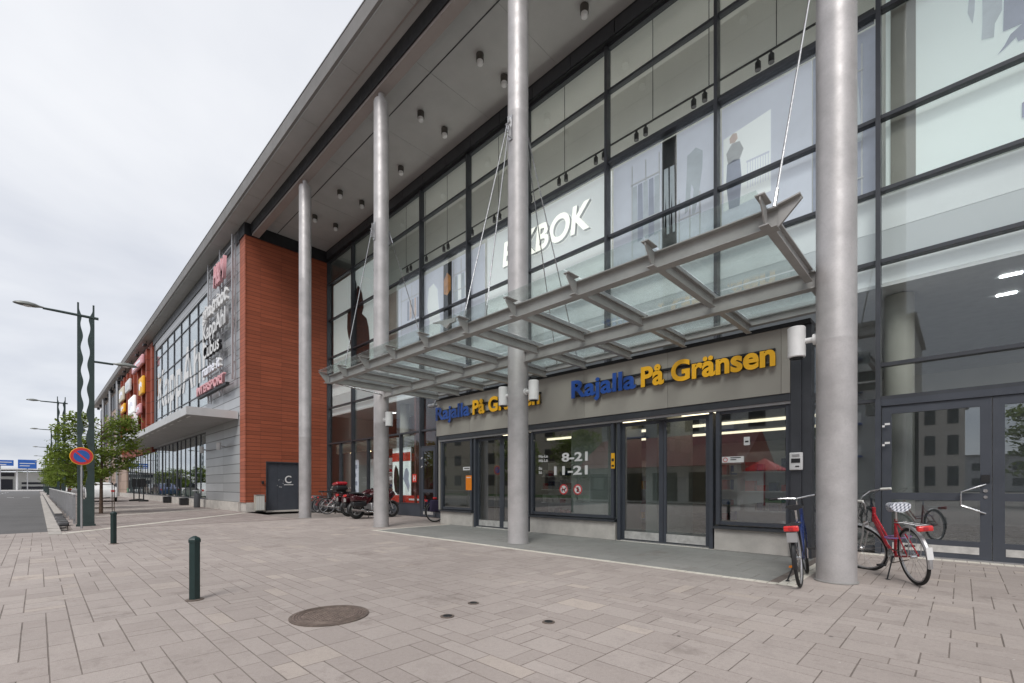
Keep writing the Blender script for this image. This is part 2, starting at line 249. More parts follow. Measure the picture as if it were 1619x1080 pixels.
# ------------------------------------------------------------------ geometry helpers
ROOT = {}
class MB:
    def __init__(s): s.bm = bmesh.new(); s.mi = 0
    def _f(s, vs):
        try: f = s.bm.faces.new(vs); f.material_index = s.mi; return f
        except ValueError: return None
    def box(s, x0, x1, y0, y1, z0, z1, mi=None):
        if mi is not None: s.mi = mi
        if x0 > x1: x0, x1 = x1, x0
        if y0 > y1: y0, y1 = y1, y0
        if z0 > z1: z0, z1 = z1, z0
        v = [s.bm.verts.new(p) for p in ((x0,y0,z0),(x1,y0,z0),(x1,y1,z0),(x0,y1,z0),(x0,y0,z1),(x1,y0,z1),(x1,y1,z1),(x0,y1,z1))]
        for q in ((3,2,1,0),(4,5,6,7),(0,1,5,4),(1,2,6,5),(2,3,7,6),(3,0,4,7)): s._f([v[i] for i in q])
        return s
    def quad(s, a, b, c, d):
        s._f([s.bm.verts.new(p) for p in (a, b, c, d)]); return s
    def prism(s, pts, axis, a, b, mi=None):
        """extrude a 2-D outline along axis ('x','y','z') from a to b"""
        if mi is not None: s.mi = mi
        def P(p, t): return {'x': (t, p[0], p[1]), 'y': (p[0], t, p[1]), 'z': (p[0], p[1], t)}[axis]
        A = [s.bm.verts.new(P(p, a)) for p in pts]; B = [s.bm.verts.new(P(p, b)) for p in pts]
        s._f(A); s._f(B[::-1]); n = len(pts)
        for i in range(n): s._f([A[i], A[(i+1) % n], B[(i+1) % n], B[i]])
        return s
    def tube(s, path, r, seg=8, caps=True, mi=None):
        if mi is not None: s.mi = mi
        path = [Vector(p) for p in path]; n = len(path); rs = r if isinstance(r, (list, tuple)) else [r] * n
        rings = []; up = None
        for i, p in enumerate(path):
            d = ((path[min(i+1, n-1)] - p).normalized() + (p - path[max(i-1, 0)]).normalized()).normalized()
            if up is None: up = (Vector((0, 0, 1)) if abs(d.z) < 0.9 else Vector((1, 0, 0))).cross(d).normalized()
            a = up - d * up.dot(d); a = a.normalized() if a.length > 1e-4 else d.orthogonal().normalized(); b = d.cross(a).normalized(); up = a
            rings.append([s.bm.verts.new(p + (a * math.cos(t) + b * math.sin(t)) * rs[i]) for t in (2 * PI * j / seg for j in range(seg))])
        for A, B in zip(rings, rings[1:]):
            for j in range(seg): s._f([A[j], A[(j+1) % seg], B[(j+1) % seg], B[j]])
        if caps: s._f(rings[0][::-1]); s._f(rings[-1])
        return s
    def torus(s, c, R_, r, axis='y', seg=36, ss=8, a0=0, a1=2*PI, mi=None, flat=1.0):
        if mi is not None: s.mi = mi
        full = abs(a1 - a0 - 2*PI) < 1e-6; n = seg if full else seg + 1; rings = []
        for i in range(n):
            t = a0 + (a1 - a0) * i / seg; ring = []
            for j in range(ss):
                q = 2*PI*j/ss; rad = R_ + r*math.cos(q); h = r*math.sin(q)*flat; u, w = rad*math.cos(t), rad*math.sin(t)
                ring.append(s.bm.verts.new({'y': (c[0]+u, c[1]+h, c[2]+w), 'z': (c[0]+u, c[1]+w, c[2]+h), 'x': (c[0]+h, c[1]+u, c[2]+w)}[axis]))
            rings.append(ring)
        for i in range(n if full else n-1):
            A, B = rings[i], rings[(i+1) % n]
            for j in range(ss): s._f([A[j], A[(j+1) % ss], B[(j+1) % ss], B[j]])
        return s
    def lathe(s, c, prof, seg=24, axis='z', mi=None):
        if mi is not None: s.mi = mi
        rings = []
        for r_, h in prof:
            ring = []
            for j in range(seg):
                t = 2*PI*j/seg; u, w = r_*math.cos(t), r_*math.sin(t)
                ring.append(s.bm.verts.new({'z': (c[0]+u, c[1]+w, c[2]+h), 'y': (c[0]+u, c[1]+h, c[2]+w), 'x': (c[0]+h, c[1]+u, c[2]+w)}[axis]))
            rings.append(ring)
        for A, B in zip(rings, rings[1:]):
            for j in range(seg): s._f([A[j], A[(j+1) % seg], B[(j+1) % seg], B[j]])
        s._f(rings[0][::-1]); s._f(rings[-1]); return s
    def loft(s, rings, caps=True, mi=None):
        if mi is not None: s.mi = mi
        V = [[s.bm.verts.new(p) for p in r] for r in rings]; n = len(rings[0])
        for A, B in zip(V, V[1:]):
            for j in range(n): s._f([A[j], A[(j+1) % n], B[(j+1) % n], B[j]])
        if caps: s._f(V[0][::-1]); s._f(V[-1])
        return s
    def blob(s, c, r, mi=None, u=14, v=9):
        if mi is not None: s.mi = mi
        rings = [[(c[0]+r[0]*math.sin(PI*(i+0.5)/v)*math.cos(2*PI*j/u), c[1]+r[1]*math.sin(PI*(i+0.5)/v)*math.sin(2*PI*j/u), c[2]+r[2]*math.cos(PI*(i+0.5)/v)) for j in range(u)] for i in range(v)]
        return s.loft(rings)
    def rbox(s, x0, x1, y0, y1, z0, z1, r=0.03, mi=None, seg=3):
        """box rounded on all edges"""
        if mi is not None: s.mi = mi
        t = bmesh.new(); bmesh.ops.create_cube(t, size=1)
        for v in t.verts: v.co = Vector(((x0+x1)/2 + v.co.x*abs(x1-x0), (y0+y1)/2 + v.co.y*abs(y1-y0), (z0+z1)/2 + v.co.z*abs(z1-z0)))
        bmesh.ops.bevel(t, geom=t.edges[:], offset=r, segments=seg, affect='EDGES', profile=0.5)
        mp_ = {v: s.bm.verts.new(v.co) for v in t.verts}
        for f in t.faces: s._f([mp_[v] for v in f.verts])
        t.free(); return s
    def xf(s, mat, start=0):
        s.bm.verts.ensure_lookup_table()
        for v in s.bm.verts[start:]: v.co = mat @ v.co
        return s
    def build(s, name, mats, parent=None, local=False, smooth=False, base=None):
        if not isinstance(mats, (list, tuple)): mats = [mats]
        bm = s.bm; bmesh.ops.recalc_face_normals(bm, faces=bm.faces[:])
        off = Vector((0, 0, 0))
        if parent is not None and not local: off = ROOT[parent.name]
        elif parent is None and not local:
            xs = [v.co for v in bm.verts]; off = Vector(((min(v.x for v in xs)+max(v.x for v in xs))/2, (min(v.y for v in xs)+max(v.y for v in xs))/2, min(v.z for v in xs)))
        if off.length: bmesh.ops.translate(bm, verts=bm.verts[:], vec=-off)
        me = bpy.data.meshes.new(name); bm.to_mesh(me); bm.free()
        for m_ in mats: me.materials.append(m_)
        if smooth:
            for p in me.polygons: p.use_smooth = True
            try: me.set_sharp_from_angle(angle=R(38))
            except Exception: pass
        o = bpy.data.objects.new(name, me); scene.collection.objects.link(o)
        if parent is not None: o.parent = parent; ROOT[o.name] = ROOT.get(parent.name, Vector((0,0,0)))
        else: o.location = off; ROOT[o.name] = off
        return o
def tag(o, label=None, cat=None, group=None, kind=None):
    if label: o['label'] = label
    if cat: o['category'] = cat
    if group: o['group'] = group
    if kind: o['kind'] = kind
    return o
def thing(name, label, cat, loc=(0, 0, 0), rz=0, group=None, kind=None):
    o = bpy.data.objects.new(name, None); scene.collection.objects.link(o); o.empty_display_size = 0.2
    o.location = loc; o.rotation_euler = (0, 0, rz); ROOT[o.name] = Vector(loc); return tag(o, label, cat, group, kind)
def dup(root, loc, rz=None, label=None, group=None):
    def cp(o, par):
        c = o.copy(); scene.collection.objects.link(c)
        if par is not None: c.parent = par
        for ch in kids.get(o.name, []): cp(ch, c)
        return c
    kids = {}
    for o in scene.objects:
        if o.parent: kids.setdefault(o.parent.name, []).append(o)
    c = cp(root, None); c.location = loc
    if rz is not None: c.rotation_euler = (root.rotation_euler[0], root.rotation_euler[1], rz)
    if label: c['label'] = label
    if group: c['group'] = group
    return c
def text_mesh(body, width, height, depth, bold=0.0, shear=0.0, space=1.0):
    """letters in the XZ plane facing -Y, lower-left at origin; returns mesh fitted to width x height of the cap letters"""
    cu = bpy.data.curves.new('lettering', 'FONT'); cu.body = body; cu.size = 1; cu.extrude = 0.1; cu.offset = bold; cu.shear = shear; cu.space_character = space; cu.resolution_u = 5
    o = bpy.data.objects.new('lettering', cu); scene.collection.objects.link(o)
    dg = bpy.context.evaluated_depsgraph_get(); dg.update(); me = bpy.data.meshes.new_from_object(o.evaluated_get(dg)); bpy.data.objects.remove(o)
    xs = [v.co.x for v in me.vertices]; x0, x1 = min(xs), max(xs); cap = 0.73
    sx = width / (x1 - x0); sz = height / cap
    for v in me.vertices: v.co = Vector(((v.co.x - x0) * sx, -v.co.z / 0.2 * depth, v.co.y * sz))
    return me
def text_obj(name, body, x, y, z, width, height, depth, mats, parent=None, bold=0.0, shear=0.0, rz=0.0, lift=None):
    me = text_mesh(body, width, height, depth, bold, shear); me.name = name
    for m_ in (mats if isinstance(mats, (list, tuple)) else [mats]): me.materials.append(m_)
    if isinstance(mats, (list, tuple)) and len(mats) > 1:
        for p in me.polygons: p.material_index = 0 if abs(p.normal.y) > 0.7 else 1
    o = bpy.data.objects.new(name, me); scene.collection.objects.link(o)
    off = ROOT[parent.name] if parent is not None else Vector((0, 0, 0))
    o.location = Vector((x, y, z)) - off; o.rotation_euler = (0, 0, rz)
    if parent is not None: o.parent = parent
    ROOT[o.name] = Vector((x, y, z)); return o

# =================================================================== GROUND
def tiling(x0, x1, y0, y1, c, sizes, inside, name, mat, z=0.0, th=0.03, gap=0.0052, jit=0.0008, seed=1):
    rnd = random.Random(seed); nx = int((x1-x0)/c); ny = int((y1-y0)/c); occ = [[False]*ny for _ in range(nx)]; bm = bmesh.new()
    for i in range(nx):
        for j in range(ny):
            if occ[i][j]: continue
            s_ = sizes[:]; rnd.shuffle(s_)
            for (a, b) in s_ + [(1, 1)]:
                if i+a <= nx and j+b <= ny and not any(occ[p][q] for p in range(i, i+a) for q in range(j, j+b)): break
            for p in range(i, i+a):
                for q in range(j, j+b): occ[p][q] = True
            X0, X1, Y0, Y1 = x0+i*c, x0+(i+a)*c, y0+j*c, y0+(j+b)*c
            if not inside((X0+X1)/2, (Y0+Y1)/2): continue
            g = gap/2 + rnd.random()*gap*0.4; e = 0.001
            hz = [z + rnd.uniform(-jit, jit) for _ in range(4)]
            T = [bm.verts.new(p) for p in ((X0+g+e, Y0+g+e, hz[0]), (X1-g-e, Y0+g+e, hz[1]), (X1-g-e, Y1-g-e, hz[2]), (X0+g+e, Y1-g-e, hz[3]))]
            S = [bm.verts.new(p) for p in ((X0+g, Y0+g, z-0.006), (X1-g, Y0+g, z-0.006), (X1-g, Y1-g, z-0.006), (X0+g, Y1-g, z-0.006))]
            bm.faces.new(T)
            for k in range(4): bm.faces.new((S[k], S[(k+1) % 4], T[(k+1) % 4], T[k]))
    me = bpy.data.meshes.new(name); bm.to_mesh(me); bm.free(); me.materials.append(mat)
    o = bpy.data.objects.new(name, me); scene.collection.objects.link(o); tag(o, kind='structure'); return o
tag(MB().box(-1500, 1200, -1200, 900, -0.30, -0.16).build('ground', M['farground'], local=True), kind='structure')
tag(MB().box(-60, 16, -14, 10.45, -0.05, -0.0065).build('plaza_bed', M['joint'], local=True), kind='structure') if False else None
# joint sand under the slabs
k = MB().box(-17.0, 14, -9, 10.45, -0.12, -0.0019); k.box(-93, -17.0, 0.62, 6.6, -0.12, -0.0019)
tag(k.build('plaza', M['joint'], local=True), kind='structure')
tag(MB().box(-11.62, -1.25, 6.08, 6.27, -0.03, -0.0013).box(-11.62, -11.40, 6.271, 10.4, -0.03, -0.0013).box(-1.46, -1.15, 6.271, 10.4, -0.03, -0.0013).box(-1.149, 11, 9.95, 10.4, -0.03, -0.0013).build('paving_infill', M['pavers'], local=True), kind='structure')
def in_slate(x, y): return -11.3 < x < -1.62 and y > 6.38
def in_border(x, y): return (-11.42 < x < -1.42) and y > 6.26 and not in_slate(x, y)
SZ = [(3, 2), (2, 3), (2, 2), (2, 3), (1, 2), (2, 1), (3, 2), (1, 3), (3, 1), (2, 2), (1, 3)]
tiling(-17.0, 14.0, -9.0, 10.4, 0.146, SZ, lambda x, y: not (-11.42 < x < -1.42 and y > 6.26) and not (x > -1.4 and y > 10.1), 'plaza_paving', M['pavers'], seed=4)
tiling(-93, -17.03, 0.66, 6.55, 0.21, [(2, 1), (1, 2), (2, 2), (2, 1)], lambda x, y: True, 'side_paving', M['walk'], seed=5, gap=0.006)
tiling(-11.28, -1.62, 6.38, 8.95, 0.233, [(3, 2), (2, 2), (3, 2), (4, 2)], lambda x, y: True, 'porch_paving', M['slate'], z=0.0005, seed=6)
def setts(name, a, b, w, n2=1, z=0.003, seed=2):
    rnd = random.Random(seed); a, b = Vector(a), Vector(b); d = (b-a); L = d.length; d.normalize(); p = Vector((-d.y, d.x)); bm = bmesh.new(); u = 0
    while u < L:
        l_ = rnd.uniform(0.09, 0.15)
        for r_ in range(n2):
            g = 0.005; q0, q1 = w*r_/n2+g, w*(r_+1)/n2-g; zz_ = z + rnd.uniform(-0.002, 0.002)
            v = [bm.verts.new((*(a+d*s_+p*t_), zz_)) for s_, t_ in ((u+g, q0), (u+l_-g, q0), (u+l_-g, q1), (u+g, q1))]
            bt = [bm.verts.new((x.co.x, x.co.y, -0.006)) for x in v]; bm.faces.new(v)
            for k in range(4): bm.faces.new((v[k], bt[k], bt[(k+1) % 4], v[(k+1) % 4]))
        u += l_
    me = bpy.data.meshes.new(name); bm.to_mesh(me); bm.free(); me.materials.append(M['sett']); o = bpy.data.objects.new(name, me); scene.collection.objects.link(o); tag(o, kind='structure'); return o
setts('paving_line', (-11.42, 6.26), (-1.44, 6.26), 0.12)
setts('paving_line', (-1.44, 6.26), (-1.44, 8.9), 0.18, 2, seed=3)
setts('paving_line', (-11.30, 6.38), (-11.30, 8.85), 0.12, seed=4)
setts('paving_line', (-1.3, 10.1), (8, 10.1), 0.22, 2, seed=5)
setts('paving_line', (-15.9, 0.42), (-22.6, 6.5), 0.24, z=0.006, seed=8)
setts('paving_line', (-23.8, 1.6), (-27.6, 6.5), 0.22, z=0.006, seed=9)
setts('paving_line', (-28.6, 1.6), (-32.4, 6.5), 0.22, z=0.006, seed=10)
setts('paving_line', (-34, 1.6), (-37.8, 6.5), 0.22, z=0.006, seed=11)
setts('paving_line', (-10.1, 8.86), (-8.0, 8.86), 0.09, z=0.008, seed=12)
setts('paving_line', (-5.45, 8.86), (-3.35, 8.86), 0.09, z=0.008, seed=13)
tag(MB().box(-600, -17.0, -9.5, 0.18, -0.12, -0.012).build('road', M['asphalt'], local=True), kind='structure')
tag(MB().box(-600, 40, -60, -9.5, -0.14, -0.03).build('pavement', M['farground'], local=True), kind='structure')
k = MB()
for i in range(60): k.box(-15.9-i*1.0-0.995, -15.9-i*1.0, 0.18, 0.42, -0.11, 0.035 if i > 1 else 0.012+0.01*i)
tag(k.build('kerb', M['kerbstone'], local=True), kind='structure')
# road markings
k = MB()
for i in range(4): k.box(-70-i*0.0, -69.4, -0.6-i*1.1-0.5, -0.6-i*1.1, -0.009, -0.006)
for i in range(8): k.box(-60-i*9-3, -60-i*9, -3.9, -3.75, -0.009, -0.006)
tag(k.build('road_marking', M['white'], local=True), kind='structure')
# far pavement beyond the street end
tag(MB().box(-700, -150, -60, 30, -0.1, 0.02).build('far_pavement', pm('pale_far_paving', (0.42, 0.40, 0.39), 0.9, 0, 0.1, 0.1), local=True), kind='structure')

# low retaining wall beside the kerb
lw = thing('low_wall', 'low dark concrete edging wall running beside the pale kerb', 'wall', (-20, 0.5, 0))
MB().box(-86, -23.6, 0.425, 0.62, -0.1, 0.17).build('wall_body', M['darkstone'], lw)
k = MB()
for i in range(60): k.rbox(-84.4+i*1.012, -83.4+i*1.012-0.012, 0.42, 0.635, 0.171, 0.20, 0.008, seg=1)
k.build('coping', M['kerbstone'], lw)
for i, (x, lb) in enumerate(((-22.4, 'dark rounded kerb block next to the end of the low wall'), (-20.7, 'middle one of three dark rounded kerb blocks in a row'), (-19.3, 'dark rounded kerb block nearest the road sign, last of three'))):
    b = thing('kerb_block', lb, 'kerb block', (x, 0.53, 0), group='kerb blocks at the end of the low wall')
    MB().rbox(-0.30, 0.30, -0.12, 0.12, 0, 0.13, 0.045).build('block_body', M['darkstone'], b, local=True, smooth=True)
    MB().rbox(-0.17, 0.17, -0.10, 0.10, 0.131, 0.15, 0.008).build('block_cap', M['asphalt'], b, local=True)

# =================================================================== SHOPPING CENTRE
mall = thing('shopping_centre', 'long modern shopping centre with glass front, terracotta side wall and deep flat eave', 'building', (-12, 10.5, 0))
XB = [-1.06 - 2.81*k for k in range(-4, 8)] + [-23.37]
LV = [3.34, 5.18, 6.44, 7.73, 9.66, 11.55, 12.70]
def bay(xr, xl, z0, levels, door=None):
    """one bay of the curtain wall between two mullions"""
    f = MB()
    f.box(xl+0.035, xl-0.035, 10.36, 10.56, z0, 12.70)
    for z in levels:
        f.box(xl+0.0355, xr-0.0355, 10.415, 10.55, z-0.032, z+0.032)
    w = f.build('window', M['frame'], mall)
    p = MB(); zz_ = sorted(set([z0] + levels))
    for a, b in zip(zz_, zz_[1:]):
        p.box(xl+0.036, xr-0.036, 10.494, 10.506, a+0.033, b-0.033)
    p.build('pane', M['glass'], w); return w
for i in range(len(XB)-1):
    xr, xl = XB[i], XB[i+1]; z0 = 3.9; lv = LV[1:]
    if xl > -1.1: z0, lv = 2.72, [2.75] + LV
    if xl < -12.4: z0, lv = 0.45, [0.48] + LV
    bay(xr, xl, z0, lv)
# lowest zone beside the shopfront
f = MB(); f.box(-1.73, -1.095, 10.42, 10.55, 0.05, 0.12); f.box(-1.73, -1.095, 10.42, 10.55, 2.69, 2.75); f.box(-1.79, -1.73, 10.40, 10.56, 0.05, 3.9)
w = f.build('window', M['frame'], mall); MB().box(-1.728, -1.097, 10.494, 10.506, 0.121, 2.689).box(-1.728, -1.097, 10.494, 10.506, 2.751, 3.88).build('pane', M['glassdark'], w)
f = MB(); f.prism([(-12.3, 0.451), (-11.9, 0.451), (-11.9, 3.37), (-12.3, 3.37), (-12.3, 3.31), (-11.93, 3.31), (-11.93, 0.50), (-12.3, 0.50)], 'y', 10.42, 10.55); w = f.build('window', M['frame'], mall)
MB().box(-12.26, -11.931, 10.494, 10.506, 0.501, 3.309).build('pane', M['glassdark'], w)
MB().box(XB[5]+0.04, XB[5]-0.04, 10.34, 10.57, 0.0, 2.68).box(XB[4]+0.04, XB[4]-0.04, 10.34, 10.57, 0.0, 2.68).box(-1.1, 11, 10.36, 10.56, 2.60, 2.69).build('door_frame', M['frame2'], mall) if False else None
# mullion stubs to the ground on the right
MB().box(-1.10, -1.02, 10.35, 10.57, 0.0, 2.718).build('door_post', M['frame2'], mall)
def door(x0, x1, y, zt, glassm, hinge, handle=True, kick=True, bars=(1.02,)):
    """framed glass door leaf in the plane y between x0 < x1"""
    f = MB(); s_ = 0.13
    f.box(x0, x0+s_, y-0.03, y+0.03, 0.02, zt); f.box(x1-s_, x1, y-0.03, y+0.03, 0.02, zt)
    f.box(x0+s_, x1-s_, y-0.03, y+0.03, 0.02, 0.30); f.box(x0+s_, x1-s_, y-0.03, y+0.03, zt-0.14, zt)
    for b in bars: f.box(x0+s_, x1-s_, y-0.03, y+0.03, b-0.06, b+0.06)
    d = f.build('door', M['frame2'], mall)
    p = MB(); zs = [0.30] + [b for b in bars] + [zt-0.14]
    for a, b in zip(zs, zs[1:]): p.box(x0+s_+0.001, x1-s_-0.001, y-0.006, y+0.006, a+(0.06 if a in bars else 0)+0.001, b-(0.06 if b in bars else 0)-0.001)
    p.build('pane', glassm, d)
    if kick: MB().box(x0+0.14, x1-0.14, y-0.036, y-0.0305, 0.10, 0.215).build('kick_plate', M['steelplate'], d)
    if handle:
        hx = x1-0.07 if hinge == 'l' else x0+0.07; s2 = -1 if hinge == 'l' else 1
        MB().tube([(hx, y-0.03, 1.22), (hx+s2*0.10, y-0.10, 1.18), (hx+s2*0.28, y-0.11, 1.10), (hx+s2*0.28, y-0.11, 0.88), (hx+s2*0.10, y-0.10, 0.80), (hx, y-0.03, 0.76)], 0.014, 8).build('handle', M['chrome'], d, smooth=True)
        MB().box(hx-0.05, hx+0.05, y-0.05, y-0.0305, 1.25, 1.37).build('lock_box', M['black'], d)
        MB().lathe((hx, y-0.032, 1.12), [(0.028, -0.012), (0.028, 0)], 14, 'y').build('lock', M['chrome'], d); MB().lathe((hx, y-0.032, 1.02), [(0.024, -0.01), (0.024, 0)], 14, 'y').build('lock', M['chrome'], d)
    return d
for x in (XB[4], XB[3], XB[2]):
    door(x+0.05, x+1.40, 10.46, 2.60, M['glassdark'], 'l'); door(x+1.41, x+2.76, 10.46, 2.60, M['glassdark'], 'r', handle=False)
    MB().box(x+0.041, x+2.769, 10.40, 10.52, 2.605, 2.716).build('door_head', M['frame2'], mall)
MB().box(-1.05, 10.1, 10.36, 10.56, 0.0, 0.018).build('threshold', M['alu'], mall)
# left ground zone: narrow door
door(-15.02, -14.10, 10.40, 2.66, M['glassdark'], 'r', handle=False, bars=(1.0,))
MB().box(-14.09, -12.35, 10.40, 10.50, 0.0, 0.449).box(-23.3, -15.05, 10.40, 10.50, 0.0, 0.449).build('plinth', M['frame2'], mall)
f = MB(); f.box(-14.09, -14.03, 10.38, 10.55, 0.452, 3.3); f.box(-15.07, -15.02, 10.36, 10.42, 0, 2.72)
for x in (-16.6, -19.3, -22.05): f.box(x-0.03, x+0.03, 10.40, 10.55, 0.515, 3.305)
f.box(-15.0, -14.1, 10.38, 10.46, 2.67, 2.72); f.build('window_post', M['frame'], mall)
# top band over the glass
MB().box(-23.33, 13, 10.30, 10.6, 12.735, 13.19).build('top_band', M['dark'], mall)
k = MB()
for i in range(26): k.box(-23.2+i*1.405, -23.2+i*1.405+1.38, 10.27, 10.299, 12.76, 13.10)
k.build('band_panel', M['frame'], mall)

# ---- roof
rf = MB().box(-96, 16, 5.97, 34, 13.20, 13.62).build('roof', M['soffit'], mall)
k = MB(); k.prism([(5.90, 13.26), (5.969, 13.23), (5.969, 13.66), (5.86, 13.66), (5.86, 13.60)], 'x', -96, 16); k.build('fascia', M['fascia_metal'], rf)
k = MB()
k.box(-96, 16, 5.84, 6.10, 13.662, 13.69); k.build('roof_edge', M['alu'], rf)
MB().box(-23.25, 16, 6.83, 7.13, 12.64, 13.195).build('roof_beam', M['pinkbeam'], rf)
MB().box(-23.25, 16, 6.79, 6.828, 12.72, 13.195).build('beam_front_strip', M['dark'], rf)  # dark front face of the roof beam
MB().box(-96, 16, 6.55, 6.58, 13.17, 13.199).build('soffit_trim', M['pinkbeam'], rf)
MB().box(-23.3, 16, 7.94, 7.965, 13.188, 13.199).build('soffit_joint', M['dark'], rf)
for i in range(13): MB().box(-22.3+i*2.81, -22.296+i*2.81, 7.14, 10.25, 13.195, 13.1985).build('soffit_seam', M['fascia_metal'], rf)
for i in range(30): MB().box(-66+i*2.81, -65.996+i*2.81, 6.0, 6.54, 13.195, 13.1985).build('soffit_seam', M['fascia_metal'], rf)

# ---- pillars
PX = [-1.13, -6.64, -12.15, -17.66]
for i, x in enumerate(PX + [4.38, 9.89]):
    k = MB(); k.lathe((x, 7.0, 0.004), [(0.215, 0), (0.215, 3.0), (0.2155, 3.004), (0.2155, 3.02), (0.215, 3.024), (0.215, 8.9), (0.2155, 8.904), (0.2155, 8.92), (0.215, 8.924), (0.215, 12.36), (0.20, 12.42), (0.09, 12.44), (0.09, 12.63)], 48)
    pl = k.build('pillar', M['steel'], mall, smooth=True)
    MB().lathe((x, 7.0, 0.004), [(0.235, 0), (0.235, 0.012), (0.218, 0.014)], 48).build('base_collar', M['beam'], pl)
    if i < 3:
        k = MB(); k.box(x-0.012, x+0.012, 6.70, 6.80, 8.35, 8.75); k.box(x-0.05, x+0.05, 6.765, 6.80, 8.30, 8.80); k.tube([(x-0.06, 6.70, 8.6), (x+0.06, 6.70, 8.6)], 0.02)
        k.box(x-0.012, x+0.012, 7.20, 7.30, 8.35, 8.75); k.build('rod_bracket', M['alu'], pl)

# ---- terracotta side wall
cl = MB()
cl.box(-24.14, -23.37, 6.61, 7.46, 0.43, 12.64, 0); cl.box(-24.14, -23.37, 8.97, 10.5, 0.43, 12.64, 0); cl.box(-24.14, -23.37, 7.46, 8.97, 2.34, 12.64, 0)
cl.box(-24.14, -23.372, 6.58, 6.609, 0.43, 12.64, 1)
rw = cl.build('terracotta_wall', [M['redclad'], M['redcladx']], mall)
MB().box(-23.40, -23.35, 6.56, 6.61, 0.43, 12.64).build('corner_trim', M['redcladx'], rw)
MB().box(-24.2, -23.33, 6.54, 10.5, 12.645, 13.195).build('dark_band', M['dark'], rw)
MB().box(-24.1, -23.36, 6.62, 7.44, 0.0, 0.426).build('plinth', M['granite'], rw); MB().box(-24.1, -23.37, 8.98, 10.40, 0.0, 0.426).build('plinth', M['frame2'], rw)
MB().box(-23.43, -23.36, 10.42, 10.52, 0, 12.64).build('corner_trim', M['dark'], rw)
k = MB(); k.box(-23.52, -23.44, 7.47, 8.96, 0.03, 2.335); dc = k.build('side_door', M['frame2'], mall); MB().box(-23.9, -23.34, 7.46, 8.97, -0.05, 0.028).build('threshold', M['granite'], mall)
MB().prism([(7.462, 0), (7.50, 0), (7.50, 2.29), (8.93, 2.29), (8.93, 0), (8.968, 0), (8.968, 2.338), (7.462, 2.338)], 'x', -23.445, -23.365).build('door_frame', M['frame'], dc)
MB().box(-23.4395, -23.436, 7.98, 7.985, 0.03, 2.29).build('door_gap', M['black'], dc)
o = text_obj('door_letter', 'C', -23.43, 8.33, 1.33, 0.30, 0.37, 0.01, M['white'], None, bold=0.012, rz=R(90)); o.parent = dc; o.location = Vector((-23.43, 8.33, 1.33)) - ROOT[dc.name]
MB().box(-23.437, -23.43, 8.30, 8.72, 1.23, 1.265).build('underline', M['white'], dc)
k = MB(); rr = random.Random(5)
for i in range(9):
    a = R(-150 + i*32); yy, z_ = 8.13+0.17*math.cos(a)*(0.6 if i % 2 else 1), 1.3+0.2*math.sin(a); k.tube([(-23.435, yy, z_), (-23.435, yy+rr.uniform(-.05, .05), z_+rr.uniform(-.05, .05))], 0.008, 5)
k.build('paint_scribble', M['white'], dc)

# ---- silver wing to the left (plane y = 6.6)
cl = MB(); G_ = 'greyclad'
cl.box(-30.2, -24.145, 6.6, 7.0, 0.43, 12.60); cl.box(-46.4, -30.2, 6.6, 7.0, 12.02, 12.60); cl.box(-64, -30.2, 6.6, 7.0, 4.22, 5.72); cl.box(-30.5, -30.2, 6.6, 7.0, 0.43, 4.22)
gw = cl.build('silver_wall', M['greyclad'], mall)
MB().box(-47.3, -24.2, 6.55, 6.9, 12.605, 13.195).build('top_trim', pm('slate_trim', (0.13, 0.135, 0.145), 0.5), gw)
k = MB()
for i in range(35): k.box(-93+i*2.0, -91.006+i*2.0 if i < 34 else -24.15, 6.5, 6.98, 0.0, 0.425)
k.build('plinth', M['granite'], gw)
k = MB(); k.box(-47.25, -46.45, 6.62, 7.0, 4.22, 12.6); k.build('dark_reveal', M['slatemetal'], gw)
# large upper window
f = MB(); n = 7; xs = [-46.4 + 16.2*i/n for i in range(n+1)]; zs = [5.75, 6.5, 7.95, 9.65, 11.2, 12.0]
for x in xs: f.box(x-0.03, x+0.03, 6.62, 6.71, 5.73, 12.01)
for a, b in zip(xs, xs[1:]):
    for z in zs: f.box(a+0.031, b-0.031, 6.63, 6.70, z-0.025, z+0.025)
w = f.build('window', M['frame'], mall)
p = MB()
for a, b in zip(xs, xs[1:]):
    for z0, z1 in zip(zs, zs[1:]): p.box(a+0.032, b-0.032, 6.664, 6.676, z0+0.026, z1-0.026)
p.build('pane', M['glass'], w)
k = MB()
k.box(-46.3, -30.3, 6.72, 6.74, 5.8, 12.0); k.build('window_film', pm('cool_grey_film', (0.24, 0.27, 0.29), 0.6, 0, 0.08, 0.5), w)
# lower window row with irregular posts
f = MB(); rr = random.Random(3); x = -30.56; xs = [x]; 
while x > -62.5:
    x -= 1.34; xs.append(x)
for i, x in enumerate(xs):
    f.box(x-0.025, x+0.025, 6.63, 6.69, 0.44, 4.20)
    if i % 4 == 2: f.box(x+0.09, x+0.24, 6.62, 6.69, 2.9 if i % 2 else 0.44, 4.20)
f.box(-64, -30.53, 6.60, 6.75, 0.427, 0.50); f.box(-64, -30.53, 6.60, 6.75, 4.17, 4.215)
w = f.build('window', M['frame'], mall)
p = MB()
for a, b in zip(xs, xs[1:]): p.box(b+0.036, a-0.036, 6.66, 6.672, 0.505, 4.165)
p.build('pane', M['glassrefl'], w)
k = MB(); k.box(-64, -30.5, 6.675, 6.68, 0.51, 0.95); k.build('window_film', pm('green_window_film', (0.10, 0.26, 0.14), 0.6), w)
# hooked lamps on the wall between the panes
MB().box(-64, -30.5, 8.6, 8.7, 0.0, 5.6).box(-64, -30.5, 7.0, 8.6, 4.3, 4.35).build('inner_wall', M['cloth'], mall)
